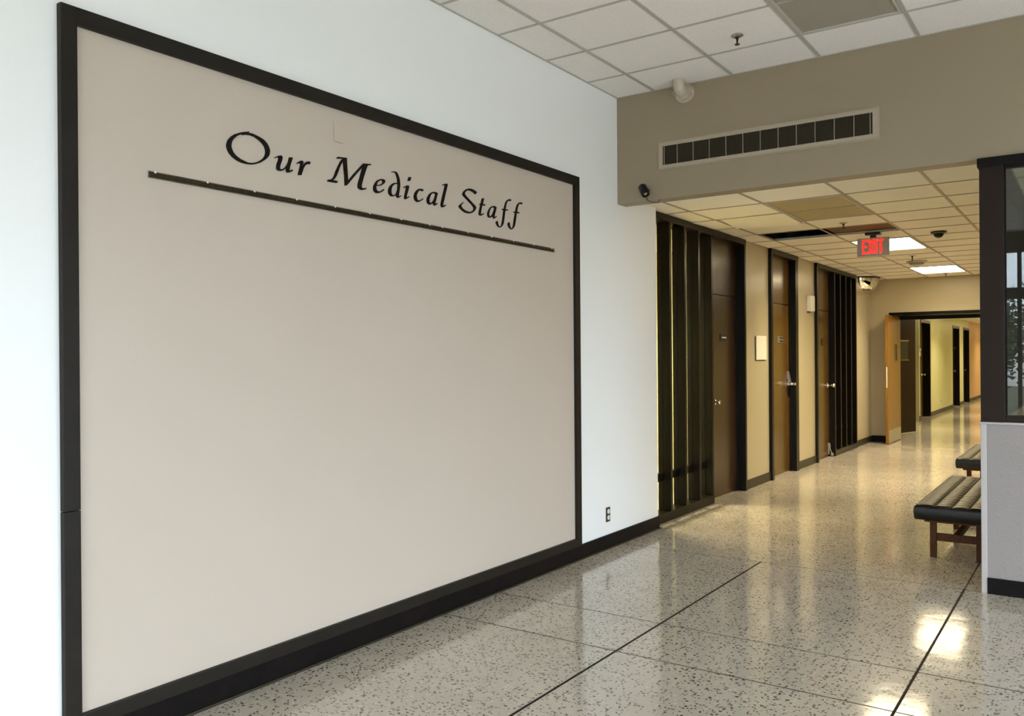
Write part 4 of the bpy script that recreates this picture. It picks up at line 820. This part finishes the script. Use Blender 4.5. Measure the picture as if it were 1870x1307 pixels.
# wall fittings between the doors
t = thing('notice_plate', 'blank white rectangular board on the tan wall between two doors', 'board', (XW, 9.75, 1.45))
obj('board', B(XW, XW + .018, 9.58, 9.93, 1.455, 1.735, .002), 'ivory', t)
obj('board_shadow', B(XW, XW + .008, 9.57, 9.925, 1.445, 1.725), 'base_brown', t)  # dark sheet offset left and below, standing in for the board's shadow
t = thing('wall_speaker', 'white boxy chime with curved cover, high on the wall left of the third door', 'speaker', (XW, 11.75, 2.10))
bm = B(XW, XW + .062, 11.68, 11.86, 2.105, 2.315, .010); obj('cover', bm, 'white_plastic', t, True)
obj('grille_line', B(XW + .0615, XW + .064, 11.73, 11.735, 2.12, 2.30), 'frame_metal', t)
obj('lower_lip', B(XW, XW + .02, 11.70, 11.80, 2.085, 2.105, .003), 'bronze', t)

# ================================================================== BENCHES
def bench(x0, x1, y0, y1, label, zc=.284, zt=.398):
    t = thing('bench', label, 'bench', ((x0 + x1) / 2, (y0 + y1) / 2, 0), 'tufted corridor benches')
    bm = bmesh.new(); nxc = 4; nyc = int(round((y1 - y0) / .12)); ss = 12; ins = .02
    nx, ny = nxc * ss, nyc * ss
    grid = []
    for j in range(ny + 1):
        row = []
        for i in range(nx + 1):
            u, v = i / nx, j / ny
            x = x0 + ins + (x1 - x0 - 2 * ins) * u; y = y0 + ins + (y1 - y0 - 2 * ins) * v
            su = abs(math.sin(math.pi * u * nxc)) if 0 < i < nx else .75
            sv = abs(math.sin(math.pi * v * nyc)) if 0 < j < ny else .75
            # deep seams run lengthwise; puckers at the tufts fade towards the middle of each roll
            h = .014 * (su ** .30) * (1 - .30 * (1 - sv ** .6) * (1 - .6 * su)) + .0030 * math.sin(math.pi * v * nyc * 2.0 + 1.5 * math.sin(9 * u)) * (1 - .75 * su)
            row.append(bm.verts.new((x, y, zt - .016 + h)))
        grid.append(row)
    for j in range(ny):
        for i in range(nx): bm.faces.new((grid[j][i], grid[j][i + 1], grid[j + 1][i + 1], grid[j + 1][i]))
    loop = [grid[0][i] for i in range(nx)] + [grid[j][nx] for j in range(ny)] + [grid[ny][i] for i in range(nx, 0, -1)] + [grid[j][0] for j in range(ny, 0, -1)]
    prev = loop
    cx_, cy2 = (x0 + x1) / 2, (y0 + y1) / 2; hx, hy = (x1 - x0) / 2, (y1 - y0) / 2
    for off, z in ((.008, zt - .013), (.002, zt - .020), (-.001, zt - .032), (-.003, (zc + zt) / 2), (0.002, zc + .012), (.008, zc)):
        cur = []
        for v in loop:
            sx_ = (hx - off) / (hx - ins); sy_ = (hy - off) / (hy - ins)
            cur.append(bm.verts.new((cx_ + (v.co.x - cx_) * sx_, cy2 + (v.co.y - cy2) * sy_, z)))
        n = len(loop)
        for k in range(n): bm.faces.new((prev[k], cur[k], cur[(k + 1) % n], prev[(k + 1) % n]))
        prev = cur
    bm.faces.new(prev)
    obj('cushion', bm, 'leather', t, True)
    for k in range(1, nxc):
        xs_ = x0 + ins + (x1 - x0 - 2 * ins) * k / nxc
        obj('seam', tube(bmesh.new(), [(xs_, y0 + .012, zt - .014), (xs_, y0 + ins, zt - .011), (xs_, y1 - ins, zt - .011), (xs_, y1 - .012, zt - .014)], .0042, 8), 'base_black', t)
    lx0, lx1 = x0 + .095, x1 - .05; lys = (y0 + .075, y0 + 1.29) if y1 - y0 > 1.5 else (y0 + .07, y1 - .1)
    lw = .042
    for ly_ in lys:
        for lxx in (lx0, lx1 - lw): 
            obj('leg', B(lxx, lxx + lw, ly_, ly_ + .05, 0, zc, .003), 'bench_wood', t)
        obj('cross_rail', B(lx0 + lw, lx1 - lw, ly_ + .01, ly_ + .04, .125, .180, .003), 'bench_wood', t)
    xm = (lx0 + lx1) / 2
    obj('long_rail', B(xm - .018, xm + .018, lys[0] + .04, lys[1] + .01, .135, .18, .003), 'bench_wood', t)
    obj('seat_rail', B(x0 + .06, x1 - .05, y0 + .06, y1 - .06, zc - .022, zc - .001, .002), 'bench_wood', t)
bench(2.035, 2.525, 6.80, 8.62, 'near black tufted leather bench with wooden legs, beside the grey partition')
bench(1.900, 2.390, 10.08, 11.80, 'farther black leather bench, behind the near one in the corridor')
